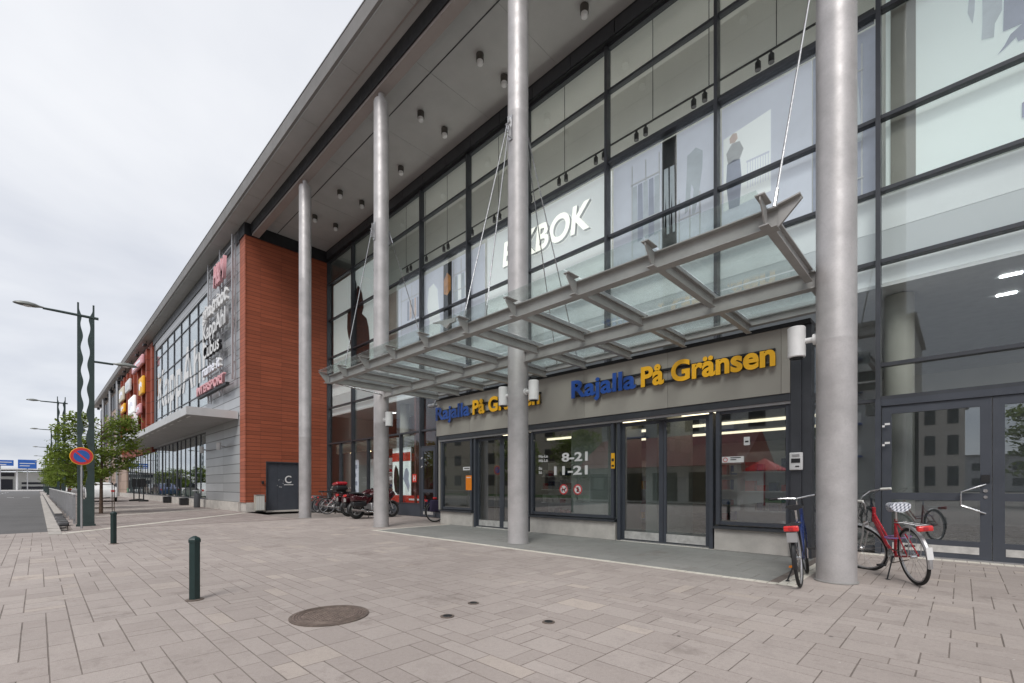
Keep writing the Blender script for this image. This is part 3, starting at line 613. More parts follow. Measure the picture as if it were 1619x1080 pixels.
# red sign panel and pale brown end
k = MB(); k.box(-66.5, -47.3, 6.5, 6.9, 4.0, 12.9, 0)
for i in range(8): k.box(-65.8+i*2.4, -65.3+i*2.4, 6.30, 6.499, 4.6, 12.6, 0)
k.build('red_sign_wall', M['redpanel'], mall)
be = MB().box(-93, -66.5, 6.62, 7.0, 0.0, 12.6).box(-66.5, -64, 6.62, 7.0, 0.0, 4.0).build('brown_wall', M['beigeclad'], mall)
k = MB()
for x0, x1 in ((-73.5, -67.5), (-81, -75.5), (-89, -83.5)): k.box(x0, x1, 6.58, 6.619, 6.5, 10.0)
k.build('louvre_panel', M['louvre'], be)
MB().box(-93, -66.5, 6.58, 6.619, 10.6, 12.4).build('clerestory', M['frame'], be)
for x in (-69, -76.6, -85.2): MB().lathe((x, 6.35, 0), [(0.16, 0), (0.16, 13.19)], 16).build('column', M['alu'], be, smooth=True)
for i in range(9): MB().box(-93+i*3.6, -92.8+i*3.6, 6.2, 6.5, 12.6, 12.95).build('eave_bracket', M['dark'], rf)
# canopy over the lower windows
cn = MB().box(-52, -24.4, 4.60, 6.59, 4.36, 4.62).build('side_canopy', M['canopywhite'], mall)
MB().box(-52.03, -24.37, 4.54, 4.598, 4.34, 4.70).box(-24.399, -24.37, 4.60, 6.57, 4.34, 4.70).build('canopy_edge', pm('pale_canopy_edge', (0.55, 0.55, 0.55), 0.4, 0.2, 0.08, 1), cn)
k = MB()
for i in range(14): k.box(-50.5+i*1.9, -49.7+i*1.9, 4.78, 4.84, 4.348, 4.359)
k.build('soffit_slot', M['white'], cn)
MB().box(-52, -24.4, 4.60, 6.55, 4.621, 4.66).build('canopy_roof', M['fascia_metal'], cn)
# building body behind
MB().box(-93, -64, 7.0, 30, 0.0, 13.19).box(-64, -24.2, 12, 30, 0, 13.19).box(-24.1, 13, 20.2, 30, 0, 13.19).build('rear_wall', M['offwhite'], mall)

# ---- interior behind the glass front
MB().box(-23.3, 13, 10.52, 20.2, -0.02, 0.012).box(-11.8, -1.8, 9.0, 10.52, -0.02, 0.012).build('interior_floor', M['mallfloor'], mall)
MB().box(-23.3, 13, 11.0, 20.1, 5.95, 6.40).build('upper_floor_slab', M['offwhite'], mall)
MB().box(-23.3, 13, 10.62, 20.1, 4.78, 4.84).build('lower_ceiling', M['white'], mall)
MB().box(-23.3, 13, 10.62, 10.66, 4.845, 5.16).build('glow_band', M['glow_band'], mall); MB().box(-23.3, 13, 10.62, 10.66, 5.80, 6.42).build('glow_band', M['glow_band'], mall); MB().box(-23.3, 13, 10.63, 10.66, 5.20, 5.798).build('glow_band', pm('grey_sheen_glow', (0.5, 0.52, 0.53), 0.6, 0, 0.06, 0.5, emit=0.12), mall)  # bands painted for the sheen behind the glass, with glow added
MB().box(-23.3, 13, 10.62, 20.1, 13.0, 13.15).build('upper_ceiling', M['offwhite'], mall)
MB().box(-23.3, 13, 19.9, 20.15, 0, 5.9).build('interior_wall', M['offwhite'], mall); MB().box(-23.3, 13, 12.2, 12.4, 6.41, 13).build('interior_wall', M['offwhite'], mall)
MB().box(-15.9, -15.8, 10.65, 19.9, 0.02, 4.77).box(-23.3, -15.95, 13.4, 13.5, 0.02, 4.77).build('shop_wall', M['wallred'], mall)
for x in (-0.74, -6.3, -11.9, -17.5, 5.0): MB().lathe((x-0.1, 11.3, 0.01), [(0.22, 0), (0.22, 4.75)], 20).build('interior_column', M['beigecol'], mall, smooth=True)
k = MB()
for (x, y) in ((0.6, 12.6), (0.6, 11.5), (2.9, 12.6), (2.9, 14.4), (5.2, 12.6), (-17.5, 12), (-20, 12.2), (-13.5, 12.4)): k.box(x-0.13, x+0.13, y-0.05, y+0.05, 4.765, 4.779)
k.build('ceiling_light', M['spotlight'], mall)
# shop interior under the porch roof
MB().box(-11.8, -1.8, 9.05, 19.8, 2.95, 3.0).build('shop_ceiling', M['shopgrey'], mall)
MB().box(-11.9, -11.8, 10.6, 19.8, 0.013, 3.3).box(-1.8, -1.7, 10.6, 19.8, 0.013, 3.3).build('shop_side_wall', M['shopgrey'], mall)
for y in (10.9, 13.2, 15.6): MB().box(-11.0, -2.3, y-0.05, y+0.05, 2.88, 2.945).build('strip_light', M['striplight'], mall)

# ---- glazed shopfront with concrete fascia
SY = 8.80
sf = MB().box(-11.88, -2.06, 8.78, 8.86, 2.76, 3.86).box(-11.88, -11.80, 8.861, 10.40, 0.45, 3.86).build('shopfront_fascia', M['fascia'], mall)
MB().box(-11.90, -1.76, 8.76, 10.42, 3.862, 3.93).build('porch_roof', M['dark'], sf)
k = MB(); k.box(-2.055, -1.90, 8.80, 8.95, 0.0, 3.86); k.box(-1.897, -1.76, 8.84, 9.0, 0.0, 3.86); k.box(-11.80, -2.06, 8.80, 8.98, 2.63, 2.757)
k.box(-1.82, -1.76, 9.001, 9.06, 0, 3.86); k.box(-1.82, -1.76, 9.06, 10.35, 0.0, 0.14); k.box(-1.82, -1.76, 9.06, 10.35, 2.63, 2.757); k.build('shopfront_frame', M['frame'], sf)
MB().box(-1.797, -1.785, 9.061, 10.35, 0.142, 2.628).box(-1.797, -1.785, 9.061, 10.35, 2.758, 3.85).build('side_pane', M['glassdark'], sf)
MB().box(-11.80, -2.06, 8.83, 8.90, 2.585, 2.628).build('door_track', M['alu'], sf)
def shop_window(x0, x1):
    MB().box(x0-0.03, x1+0.03, 8.87, 9.10, 0.005, 0.40).build('plinth', M['granite'], mall)
    f = MB(); f.box(x0, x0+0.07, 8.86, 8.97, 0.475, 2.583); f.box(x1-0.07, x1, 8.86, 8.97, 0.475, 2.583); f.box(x0+0.071, x1-0.071, 8.88, 8.96, 0.475, 0.54); f.box(x0+0.071, x1-0.071, 8.88, 8.96, 2.53, 2.583)
    w = f.build('window', M['frame2'], mall)
    MB().box(x0+0.072, x1-0.072, 8.91, 8.922, 0.541, 2.529).build('pane', M['glassdark'], w)
    MB().prism([(8.80, 0.403), (9.0, 0.403), (9.0, 0.473), (8.80, 0.44)], 'x', x0-0.04, x1+0.04).build('sill', M['frame'], w)
shop_window(-11.76, -10.28); shop_window(-7.96, -5.50); shop_window(-3.30, -2.07)
def slide_door(x0, x1):
    MB().box(x0, x0+0.07, 8.87, 9.05, 0.0, 2.583).build('door_post', M['frame2'], mall); fr = MB().box(x1-0.07, x1, 8.87, 9.05, 0.0, 2.583).build('door_post', M['frame2'], mall); xm = (x0+x1)/2
    for a, b in ((x0+0.075, xm-0.005), (xm+0.005, x1-0.075)):
        f = MB(); f.box(a, a+0.06, 8.96, 9.0, 0.03, 2.56); f.box(b-0.09, b, 8.96, 9.0, 0.03, 2.56); f.box(a+0.061, b-0.091, 8.965, 8.995, 2.49, 2.56); f.box(a+0.061, b-0.091, 8.965, 8.995, 0.03, 0.05)
        d = f.build('door', M['frame2'], mall)
        MB().box(a+0.062, b-0.092, 8.974, 8.986, 0.215, 2.489).build('pane', M['glassdark'], d)
        MB().box(a+0.062, b-0.092, 8.955, 9.0, 0.051, 0.213).build('kick_plate', M['steelplate'], d)
    MB().rbox(xm-0.14, xm+0.14, 8.80, 8.87, 2.52, 2.57, 0.012).build('door_sensor', M['black'], fr)
    MB().box(x0, x1, 8.90, 9.06, 0.003, 0.022).build('threshold', M['alu'], fr)
slide_door(-10.20, -8.02); slide_door(-5.42, -3.36)
MB().box(-6.95, -5.62, 9.25, 9.45, 0.30, 2.80).build('tiled_screen', M['tile'], mall)
MB().box(-5.12, -4.85, 9.6, 11.5, 0.02, 2.9).build('tiled_pier', M['tiley'], mall)

# ---- glass entrance canopy
cy = MB()
def ibeam(k, a, b, h=0.20, w=0.12, t=0.014, along='x'):
    (x0, y0, z0), (x1, y1, z1) = a, b
    if along == 'x': k.box(x0, x1, y0-w/2, y0+w/2, z0-h/2, z0-h/2+t); k.box(x0, x1, y0-w/2, y0+w/2, z0+h/2-t, z0+h/2); k.box(x0, x1, y0-t/2, y0+t/2, z0-h/2+t+.0005, z0+h/2-t-.0005)
    else: k.box(x0-w/2, x0+w/2, y0, y1, z0-h/2, z0-h/2+t); k.box(x0-w/2, x0+w/2, y0, y1, z0+h/2-t, z0+h/2); k.box(x0-t/2, x0+t/2, y0, y1, z0-h/2+t+.0005, z0+h/2-t-.0005)
    return k
canopy = ibeam(MB(), (-11.55, 5.2, 3.895), (-1.32, 5.2, 3.895), 0.20, 0.13).build('entrance_canopy', M['beam'], mall)
for xa, xb in ((-11.93, PX[1]-0.22), (PX[1]+0.22, -1.35)):
    ibeam(MB(), (xa, 7.0, 3.85), (xb, 7.0, 3.85), 0.22, 0.13).build('long_beam', M['beam'], canopy)
ibeam(MB(), (-11.93, 8.62, 4.02), (-1.6, 8.62, 4.02), 0.13, 0.10).build('back_beam', M['beam'], canopy)
BX = [-1.47, -2.62, -3.76, -4.93, -6.04, -7.24, -8.0, -9.1, -10.25, -11.40]
BX = [-1.41, -2.63, -3.77, -4.92, -6.05, -7.2, -8.35, -9.45, -10.5, -11.48]
for i, x in enumerate(BX):
    k = MB(); ibeam(k, (x, 5.275, 3.90), (x, 6.93, 3.90), 0.16, 0.085, 0.012, 'y'); ibeam(k, (x, 7.07, 3.90), (x, 8.565, 3.90), 0.15, 0.085, 0.012, 'y'); k.build('cross_beam', M['beam'], canopy)
    k = MB(); k.prism([(5.13, 3.80), (5.13, 3.99), (4.91, 4.03), (4.91, 3.99), (5.07, 3.80)], 'x', x-0.006, x+0.006); k.box(x-0.045, x+0.045, 4.90, 5.13, 4.031, 4.043); k.box(x-0.045, x+0.045, 5.03, 5.125, 3.785, 3.797); k.build('bracket', M['beam'], canopy)
# tapered end brackets that carry the rods
for x, s_ in ((-1.32, 1), (-11.55, -1)):
    k = MB(); k.prism([(x, 3.80), (x, 3.995), (x+s_*0.20, 4.03), (x+s_*0.20, 4.0)], 'y', 5.185, 5.215); k.prism([(x, 3.996), (x+s_*0.20, 4.031), (x+s_*0.20, 4.045), (x, 4.010)], 'y', 5.14, 5.26); k.build('end_bracket', M['beam'], canopy)
k = MB(); k.prism([(-6.55, 3.99), (-6.75, 4.13), (-6.95, 4.17), (-6.95, 4.19), (-6.3, 4.12), (-6.3, 4.052), (-6.45, 4.052)], 'y', 5.05, 5.08); k.box(-6.30, -6.20, 5.15, 5.25, 3.997, 4.12); k.build('node_plate', M['beam'], canopy)
for a, b in zip(BX[:-1], BX[1:]):
    MB().box(b+0.02, a-0.02, 4.86, 6.96, 4.052, 4.066).box(b+0.02, a-0.02, 7.0 + 0.02, 8.70, 4.052, 4.066).build('glass_sheet', M['glassroof'], canopy)
k = MB()
for x in BX: k.box(x-0.012, x+0.012, 5.27, 8.55, 3.985, 4.050)
k.build('glass_clamp', M['alu'], canopy)
def rod(a, b): 
    k = MB(); a, b = Vector(a), Vector(b); d = (b-a).normalized()
    k.tube([a, b], 0.0115, 6); k.tube([a, a+d*0.22], 0.02, 8); k.tube([b-d*0.22, b], 0.02, 8); k.build('tie_rod', M['chrome'], canopy, smooth=True)
rod((PX[0]-0.02, 6.72, 8.58), (-1.36, 5.2, 4.02))
rod((PX[1]-0.03, 6.72, 8.62), (-6.25, 5.2, 4.10)); rod((PX[1]+0.01, 6.72, 8.55), (-5.68, 5.2, 4.02))
rod((PX[1]+0.03, 7.28, 8.6), (-6.30, 8.62, 4.09)); rod((PX[1]-0.01, 7.28, 8.5), (-6.9, 8.62, 4.09))
rod((PX[2]-0.02, 6.72, 8.6), (-10.75, 5.2, 4.04)); rod((PX[2]+0.03, 7.28, 8.6), (-11.6, 8.62, 4.09)); rod((PX[0]+0.02, 7.28, 8.6), (-1.65, 8.62, 4.09))
k = MB(); k.tube([(-11.55, 5.28, 3.84), (-11.95, 6.90, 3.82)], 0.02, 8); k.build('side_tie', M['chrome'], canopy)

# =================================================================== WINDOW DISPLAYS (upper floor)
def panel_thing(name, label, cat, x0, x1, z0, z1, mat, y=10.66, t=0.03, group=None):
    t_ = thing(name, label, cat, ((x0+x1)/2, y, z0), group=group)
    MB().box(x0, x1, y, y+t, z0, z1).build('sheet', mat, t_); return t_
def flat(parent, name, pts, mat, y, t=0.006):
    return MB().prism(pts, 'y', y, y+t).build(name, mat, parent)
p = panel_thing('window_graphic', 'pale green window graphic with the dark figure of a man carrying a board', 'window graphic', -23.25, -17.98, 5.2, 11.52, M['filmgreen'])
flat(p, 'board_figure', [(-20.91, 11.18), (-20.74, 10.84), (-20.8, 10.19), (-21.03, 9.75), (-21.23, 9.86), (-21.35, 10.35), (-21.27, 10.78), (-21.09, 11.06)], M['silhouette'], 10.64)
flat(p, 'man_figure', [(-20.62, 10.75), (-20.37, 10.55), (-20.21, 10.25), (-20.11, 9.9), (-20.05, 9.54), (-20.22, 9.30), (-19.78, 8.97), (-19.59, 8.5), (-19.5, 7.88), (-19.55, 6.6), (-20.22, 6.4), (-21.03, 6.5), (-21.35, 8.06), (-21.57, 8.51), (-21.7, 8.94), (-21.67, 9.63), (-21.51, 9.85), (-21.21, 9.74), (-20.91, 10.0), (-20.80, 10.5)], M['silhouette'], 10.632)
def rails_on(p, x0, x1, zs, y=10.642):
    k = MB()
    for z in zs: k.box(x0, x1, y, y+0.01, z, z+0.028)
    for x in (x0+0.02, (x0+x1)/2, x1-0.04): k.box(x, x+0.028, y+0.011, y+0.02, zs[0]-0.4, zs[-1]+0.5)
    return k.build('printed_rail', M['white'], p)
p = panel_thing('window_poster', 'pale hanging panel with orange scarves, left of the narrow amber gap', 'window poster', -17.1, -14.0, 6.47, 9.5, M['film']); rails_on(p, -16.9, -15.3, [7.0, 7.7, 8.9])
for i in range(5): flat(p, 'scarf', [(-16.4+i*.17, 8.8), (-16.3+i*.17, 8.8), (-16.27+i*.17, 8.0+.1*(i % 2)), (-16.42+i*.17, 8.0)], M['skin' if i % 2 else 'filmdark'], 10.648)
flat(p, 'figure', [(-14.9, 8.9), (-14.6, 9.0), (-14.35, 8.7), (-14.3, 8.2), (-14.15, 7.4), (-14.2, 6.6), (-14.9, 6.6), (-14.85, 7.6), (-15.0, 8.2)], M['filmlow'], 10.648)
p = panel_thing('window_poster', 'narrow dark sheet with a painted amber glow, for the gap between two pale panels', 'window poster', -13.98, -13.5, 6.47, 9.5, M['silhouette'])  # dark sheet stands in for the shade of the gap
flat(p, 'painted_glow', [(-13.95, 8.9), (-13.75, 9.15), (-13.54, 8.95), (-13.54, 8.45), (-13.75, 8.3), (-13.95, 8.4)], M['amber'], 10.648); flat(p, 'red_print', [(-13.95, 6.5), (-13.54, 6.5), (-13.54, 6.95), (-13.95, 6.95)], M['wallred'], 10.648)  # amber glow painted as a flat patch
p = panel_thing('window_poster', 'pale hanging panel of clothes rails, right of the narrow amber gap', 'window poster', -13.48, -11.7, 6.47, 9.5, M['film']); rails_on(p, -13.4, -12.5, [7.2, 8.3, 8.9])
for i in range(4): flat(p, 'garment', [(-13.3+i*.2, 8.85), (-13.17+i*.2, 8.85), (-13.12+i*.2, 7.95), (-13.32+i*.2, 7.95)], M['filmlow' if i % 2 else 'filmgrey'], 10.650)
p = panel_thing('shop_sign', 'illuminated white letters on a pale lightbox behind the upper glass', 'shop sign', -11.62, -6.72, 6.47, 9.63, M['filmlow'], y=10.72)
ltr = text_mesh('BIKBOK', 3.42, 0.78, 0.10, 0.028, 0.12)
for m_ in (M['letterglow'], M['white']): ltr.materials.append(m_)
for q in ltr.polygons: q.material_index = 0 if abs(q.normal.y) > 0.7 else 1
ltr.name = 'lettering'; o = bpy.data.objects.new('lettering', ltr); scene.collection.objects.link(o); o.parent = p; o.location = Vector((-10.76, 10.66, 8.36)) - ROOT[p.name]
p = panel_thing('window_poster', 'pale hanging panel with coats on a rail, right beside the illuminated letters', 'window poster', -6.62, -5.27, 6.47, 9.6, M['film']); rails_on(p, -6.1, -5.3, [6.9, 7.9, 8.9])
for i in range(5): flat(p, 'coat', [(-6.05+i*.15, 8.85), (-5.93+i*.15, 8.85), (-5.9+i*.15, 7.45), (-6.06+i*.15, 7.4)], M['filmdark' if i % 2 else 'filmgrey'], 10.650)
p = panel_thing('window_poster', 'narrow black sheet painted for the dark gap, with dark trousers on a rail', 'window poster', -5.25, -4.9, 6.47, 9.6, M['black'])  # black sheet painted for the shade in the gap between panels
for i in range(2): flat(p, 'trousers', [(-5.2+i*.15, 8.9), (-5.09+i*.15, 8.9), (-5.07+i*.15, 7.3), (-5.13+i*.15, 7.3), (-5.15+i*.15, 8.3), (-5.2+i*.15, 7.3)], M['filmgrey'], 10.650)
p = panel_thing('window_poster', 'pale hanging panel showing a pair of legs in grey jeans', 'window poster', -4.88, -3.92, 6.47, 9.6, M['film']); rails_on(p, -4.85, -4.3, [6.9, 7.5])
flat(p, 'jeans', [(-4.62, 8.95), (-4.42, 9.05), (-4.26, 8.9), (-4.27, 8.5), (-4.36, 7.9), (-4.45, 7.5), (-4.52, 7.5), (-4.47, 8.1), (-4.52, 8.25), (-4.60, 7.65), (-4.68, 7.6), (-4.64, 8.4)], M['filmgrey'], 10.650)
p = panel_thing('window_poster', 'pale hanging panel showing a woman in a white top by a railing', 'window poster', -3.84, -2.12, 6.47, 9.6, M['film'])
flat(p, 'picture', [(-3.8, 7.3), (-2.85, 7.35), (-2.85, 9.05), (-3.8, 8.9)], M['filmlow'], 10.654)
flat(p, 'figure', [(-3.72, 8.3), (-3.58, 8.35), (-3.45, 8.3), (-3.42, 7.9), (-3.46, 7.3), (-3.68, 7.3), (-3.74, 7.9)], M['filmdark'], 10.646); flat(p, 'top', [(-3.7, 8.3), (-3.74, 8.55), (-3.62, 8.72), (-3.46, 8.7), (-3.38, 8.5), (-3.46, 8.3)], M['white'], 10.646); flat(p, 'head', [(-3.66, 8.74), (-3.67, 8.85), (-3.6, 8.93), (-3.52, 8.9), (-3.5, 8.78), (-3.56, 8.72)], M['skin'], 10.646)
k = MB()
for i in range(9): k.box(-3.3+i*.05, -3.288+i*.05, 10.644, 10.65, 7.6, 8.15)
k.box(-3.32, -2.87, 10.640, 10.643, 8.15, 8.19); k.build('printed_railing', M['film'], p)
p = panel_thing('window_poster', 'slate blue hanging panel of dresses behind the thick right pillar', 'window poster', -2.1, -1.12, 6.47, 9.6, M['filmdark']); rails_on(p, -2.0, -1.3, [6.9, 7.8, 8.9])
for i in range(3): flat(p, 'dress', [(-1.95+i*.22, 8.85), (-1.83+i*.22, 8.85), (-1.76+i*.22, 7.6), (-2.0+i*.22, 7.6)], M['filmgrey'], 10.650)
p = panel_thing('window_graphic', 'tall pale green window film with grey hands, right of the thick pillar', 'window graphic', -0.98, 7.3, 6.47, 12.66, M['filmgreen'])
MB().box(-0.91, -0.57, 10.63, 10.65, 6.47, 12.66).build('column_strip', M['beigecol'], p)
for n_, pts, m_ in (('hand', [(0.09, 9.27), (0.16, 9.22), (0.15, 8.93), (0.13, 8.74), (0.1, 8.84), (0.07, 8.96)], 'filmgrey'), ('sleeve', [(0.24, 9.3), (0.46, 9.3), (0.46, 8.73), (0.38, 8.57), (0.37, 8.36), (0.23, 8.41), (0.24, 8.67)], 'filmgrey'), ('jacket', [(0.49, 9.4), (1.2, 9.4), (1.2, 8.3), (0.75, 8.36), (0.47, 8.38)], 'filmdark'), ('arm', [(0.41, 8.05), (0.48, 8.14), (0.55, 8.28), (0.69, 8.37), (1.1, 8.3), (1.1, 8.0), (0.78, 8.1), (0.63, 8.12), (0.61, 8.2), (0.5, 8.11)], 'filmdark'), ('foot', [(0.67, 7.13), (1.0, 7.25), (1.0, 6.7), (0.67, 6.91)], 'filmdark')):
    flat(p, n_, pts, M[m_], 10.64)
panel_thing('window_film', 'plain pale strip of film beside the man with the board', 'window film', -17.94, -17.12, 6.47, 9.5, M['beigecol'])
# track lights
tr = thing('lighting_track', 'long black lighting track running behind the upper glass', 'lighting track', (-9, 10.85, 9.95))
MB().box(-17.1, -1.15, 10.83, 10.86, 10.42, 10.455).build('rail', M['black'], tr)
MB().box(-17.1, -1.15, 10.70, 10.74, 9.70, 9.98).build('pelmet', M['frame'], tr)
k = MB()
for i in range(12): k.box(-16.8+i*1.4, -16.785+i*1.4, 10.84, 10.85, 10.456, 12.99)
k.build('hanger', M['black'], tr)
first = None
for i, x in enumerate((-1.9, -3.15, -4.55, -6.05, -7.3, -8.6, -10.0, -11.4, -12.8, -14.2, -15.6, -16.7)):
    for j in (0, 1):
        lb = ('left' if j == 0 else 'right') + ' black track spotlight of pair %s counted from the thick right pillar' % 'one two three four five six seven eight nine ten eleven twelve'.split()[i]
        if first is None:
            first = thing('track_spotlight', lb, 'spotlight', (x, 10.845, 10.27), group='spotlights along the upper track')
            MB().box(-0.02, 0.02, -0.02, 0.02, 0.10, 0.15).build('bracket', M['black'], first, local=True); MB().lathe((0, 0, -0.14), [(0.06, 0.04), (0.06, 0.20), (0.03, 0.24)], 14).build('lamp_body', M['black'], first, local=True, smooth=True)
        else: dup(first, (x + j*0.26, 10.845, 10.27), label=lb)
# added unseen glow strip behind the pelmet, brightens the upper wall
MB().box(-17.0, -1.2, 10.78, 10.86, 9.84, 9.87).build('added_fill_strip', emis('added_fill_glow', (1, 0.97, 0.90), 10.0), mall)  # made-up fill light, hidden from view

# =================================================================== SIGNS ON THE SHOPFRONT
for xa, xb, xc, xd, lb in ((-6.52, -4.86, -4.74, -2.25, 'blue and yellow raised letters above the right pair of sliding doors'), (-11.78, -10.16, -10.03, -7.5, 'blue and yellow raised letters above the left door, partly behind a pillar')):
    s_ = thing('shop_sign', lb, 'shop sign', ((xa+xd)/2, 8.78, 3.1))
    text_obj('blue_lettering', 'Rajalla', xa, 8.70, 3.245, xb-xa, 0.40, 0.05, [M['signblue'], pm('letter_side_dark', (0.10, 0.10, 0.12), 0.5)], s_, bold=0.028)
    text_obj('yellow_lettering', 'På Gränsen', xc, 8.70, 3.245, xd-xc, 0.40, 0.05, [M['signyellow'], pm('letter_side_brown', (0.12, 0.08, 0.02), 0.5)], s_, bold=0.034)
    k = MB(); k.box(xa+0.02, xd-0.02, 8.735, 8.775, 3.26, 3.30); k.box(xa+0.02, xd-0.02, 8.735, 8.775, 3.50, 3.54); k.build('mounting_rail', M['black'], s_)
# stickers and notices on the glass (front face of the glass is y = 8.91)
s_ = thing('opening_hours', 'white opening hours numerals on the middle shop window', 'lettering', (-6.8, 8.9, 1.5))
for tx, x, z, w_, h_ in (('8-21', -6.98, 1.79, 0.76, 0.21), ('11-21', -7.22, 1.47, 1.0, 0.21), ('Ma-La', -7.72, 1.91, 0.30, 0.07), ('Må-Lö', -7.72, 1.80, 0.30, 0.07), ('Su', -7.72, 1.61, 0.11, 0.07), ('Sö', -7.72, 1.50, 0.11, 0.07)):
    text_obj('numerals' if '2' in tx else 'day_name', tx, x, 8.905, z, w_, h_, 0.003, M['white'], s_, bold=0.03)
for i, x in enumerate((-6.92, -6.50)):
    s_ = thing('prohibition_sticker', ('round red and white no dogs sticker on the middle window, left one', 'round red and white no skating sticker on the middle window, right one')[i], 'sticker', (x, 8.9, 1.0), group='round stickers on the middle window')
    MB().lathe((x, 8.900, 1.11), [(0.125, 0), (0.125, 0.006)], 32, 'y').build('disc', M['white'], s_)
    MB().torus((x, 8.899, 1.11), 0.11, 0.016, 'y', 32, 6, flat=0.2).build('red_ring', M['signred'], s_)
    k = MB(); a = R(-45); c_, q_ = math.cos(a), math.sin(a); k.prism([(x+c_*u-q_*v, 1.11+q_*u+c_*v) for u, v in ((-.1, -.009), (.1, -.009), (.1, .009), (-.1, .009))], 'y', 8.893, 8.896); k.build('red_bar', M['signred'], s_)
    k = MB()
    if i == 0: k.prism([(x-.06, 1.08), (x-.05, 1.12), (x+.03, 1.12), (x+.05, 1.16), (x+.08, 1.14), (x+.05, 1.11), (x+.045, 1.05), (x+.03, 1.05), (x+.025, 1.09), (x-.03, 1.09), (x-.035, 1.05), (x-.05, 1.05)], 'y', 8.897, 8.899)
    else: k.prism([(x-.02, 1.16), (x+.02, 1.17), (x+.03, 1.12), (x+.06, 1.10), (x+.02, 1.09), (x+.03, 1.05), (x-.03, 1.05), (x-.04, 1.04), (x-.02, 1.10)], 'y', 8.897, 8.899)
    k.build('pictogram', M['black'], s_)
def sticker(name, label, x0, x1, z0, z1, mat, y=8.90, extra=None, group=None):
    s_ = thing(name, label, name.replace('_', ' '), ((x0+x1)/2, y, z0), group=group); MB().box(x0, x1, y, y+0.006, z0, z1).build('sheet', mat, s_)
    if extra: extra(s_)
    return s_
def ex(s_):
    k = MB(); k.torus((-3.14, 8.896, 1.68), 0.036, 0.006, 'y', 20, 5); k.build('red_ring', M['signred'], s_)
    k = MB(); 
    for z, x1 in ((1.705, -2.87), (1.67, -2.95)): k.box(-3.05, x1, 8.896, 8.899, z, z+0.016)
    k.build('print', M['black'], s_)
sticker('notice_sticker', 'wide white no smoking notice on the right shop window', -3.20, -2.82, 1.625, 1.735, M['white'], extra=ex)
sticker('paper_notice', 'small white square paper high on the right shop window', -2.82, -2.72, 1.93, 2.08, M['white'], extra=lambda s_: MB().box(-2.80, -2.74, 8.896, 8.899, 1.98, 2.01).build('print', M['black'], s_))
sticker('notice_sticker', 'white notice above the orange poster on the left shop window', -10.72, -10.36, 1.66, 1.76, M['white'], extra=lambda s_: MB().box(-10.66, -10.42, 8.896, 8.899, 1.70, 1.725).build('print', M['black'], s_))
def ex2(s_): MB().box(-10.50, -10.30, 8.846, 8.849, 1.43, 1.455).build('white_stripe', M['white'], s_)
sticker('poster_box', 'bright orange flat box on the left shop window frame', -10.53, -10.27, 1.07, 1.50, M['orange'], y=8.85, extra=ex2)
sticker('warning_sticker', 'yellow and black sticker on the post left of the right sliding doors', -5.56, -5.47, 1.58, 1.92, M['signyellow'], y=8.852, extra=lambda s_: MB().box(-5.545, -5.485, 8.848, 8.851, 1.74, 1.80).box(-5.545, -5.485, 8.848, 8.851, 1.62, 1.66).build('print', M['black'], s_))
s_ = thing('intercom', 'pale grey entry phone box on the dark frame beside the thick pillar', 'intercom', (-1.97, 8.79, 1.45))
MB().rbox(-2.06, -1.87, 8.74, 8.797, 1.46, 1.75, 0.012).build('housing', M['white'], s_, smooth=True)
MB().box(-2.03, -1.90, 8.732, 8.739, 1.58, 1.65).build('screen', M['black'], s_); MB().box(-2.02, -1.91, 8.733, 8.739, 1.68, 1.72).build('speaker_grille', M['alu'], s_); MB().box(-1.97, -1.915, 8.733, 8.739, 1.51, 1.53).build('button', M['black'], s_)
for i, (z, x) in enumerate(((2.26, -0.93), (1.93, -0.93), (2.26, -14.94), (1.93, -14.94))):
    s_ = thing('door_number_tag', ('upper white hinge tag on the dark door post right of the thick pillar', 'lower white hinge tag on the dark door post right of the thick pillar', 'upper white hinge tag on the narrow door beside the sports shop', 'lower white hinge tag on the narrow door beside the sports shop')[i], 'tag', (x, 10.42, z))
    MB().box(x-0.035, x+0.035, 10.355, 10.362, z, z+0.035).box(x-0.07, x-0.036, 10.355, 10.362, z-0.035, z-0.001).build('tag_plate', M['white'], s_)
# ---- sports shop window on the ground floor (left)
s_ = thing('display_poster', 'tall winter sports poster with red band in the ground floor window', 'poster', (-17.2, 10.9, 0.7))
MB().box(-17.95, -16.55, 10.9, 10.93, 0.72, 2.95).build('sheet', M['filmgreen'], s_)
flat(s_, 'red_band', [(-17.95, 2.25), (-16.55, 2.25), (-16.55, 2.62), (-17.95, 2.62)], M['redband'], 10.885)
flat(s_, 'snowboard_figure', [(-17.75, 0.95), (-17.5, 0.8), (-17.2, 0.95), (-17.15, 1.25), (-17.4, 1.5), (-17.5, 1.9), (-17.68, 2.1), (-17.8, 1.9), (-17.85, 1.4)], M['silhouette'], 10.888)
flat(s_, 'skier_figure', [(-17.1, 1.5), (-16.95, 1.9), (-16.8, 1.95), (-16.65, 1.75), (-16.7, 1.5), (-16.6, 1.2), (-16.7, 0.95), (-16.85, 1.2), (-16.95, 1.3)], M['filmdark'], 10.888)
s_ = thing('base_banner', 'low red banner with a white wordless stripe under the sports poster', 'banner', (-16.3, 10.75, 0.45)); MB().box(-17.9, -15.2, 10.72, 10.74, 0.46, 0.80).build('sheet', M['redband'], s_); MB().box(-16.4, -15.4, 10.712, 10.718, 0.60, 0.67).build('white_stripe', M['white'], s_)
s_ = thing('window_sticker', 'small red sticker with white grid on the ground floor window', 'sticker', (-15.64, 10.48, 1.3)); MB().box(-15.78, -15.50, 10.478, 10.486, 1.34, 1.66).build('sheet', M['redband'], s_)
k = MB(); 
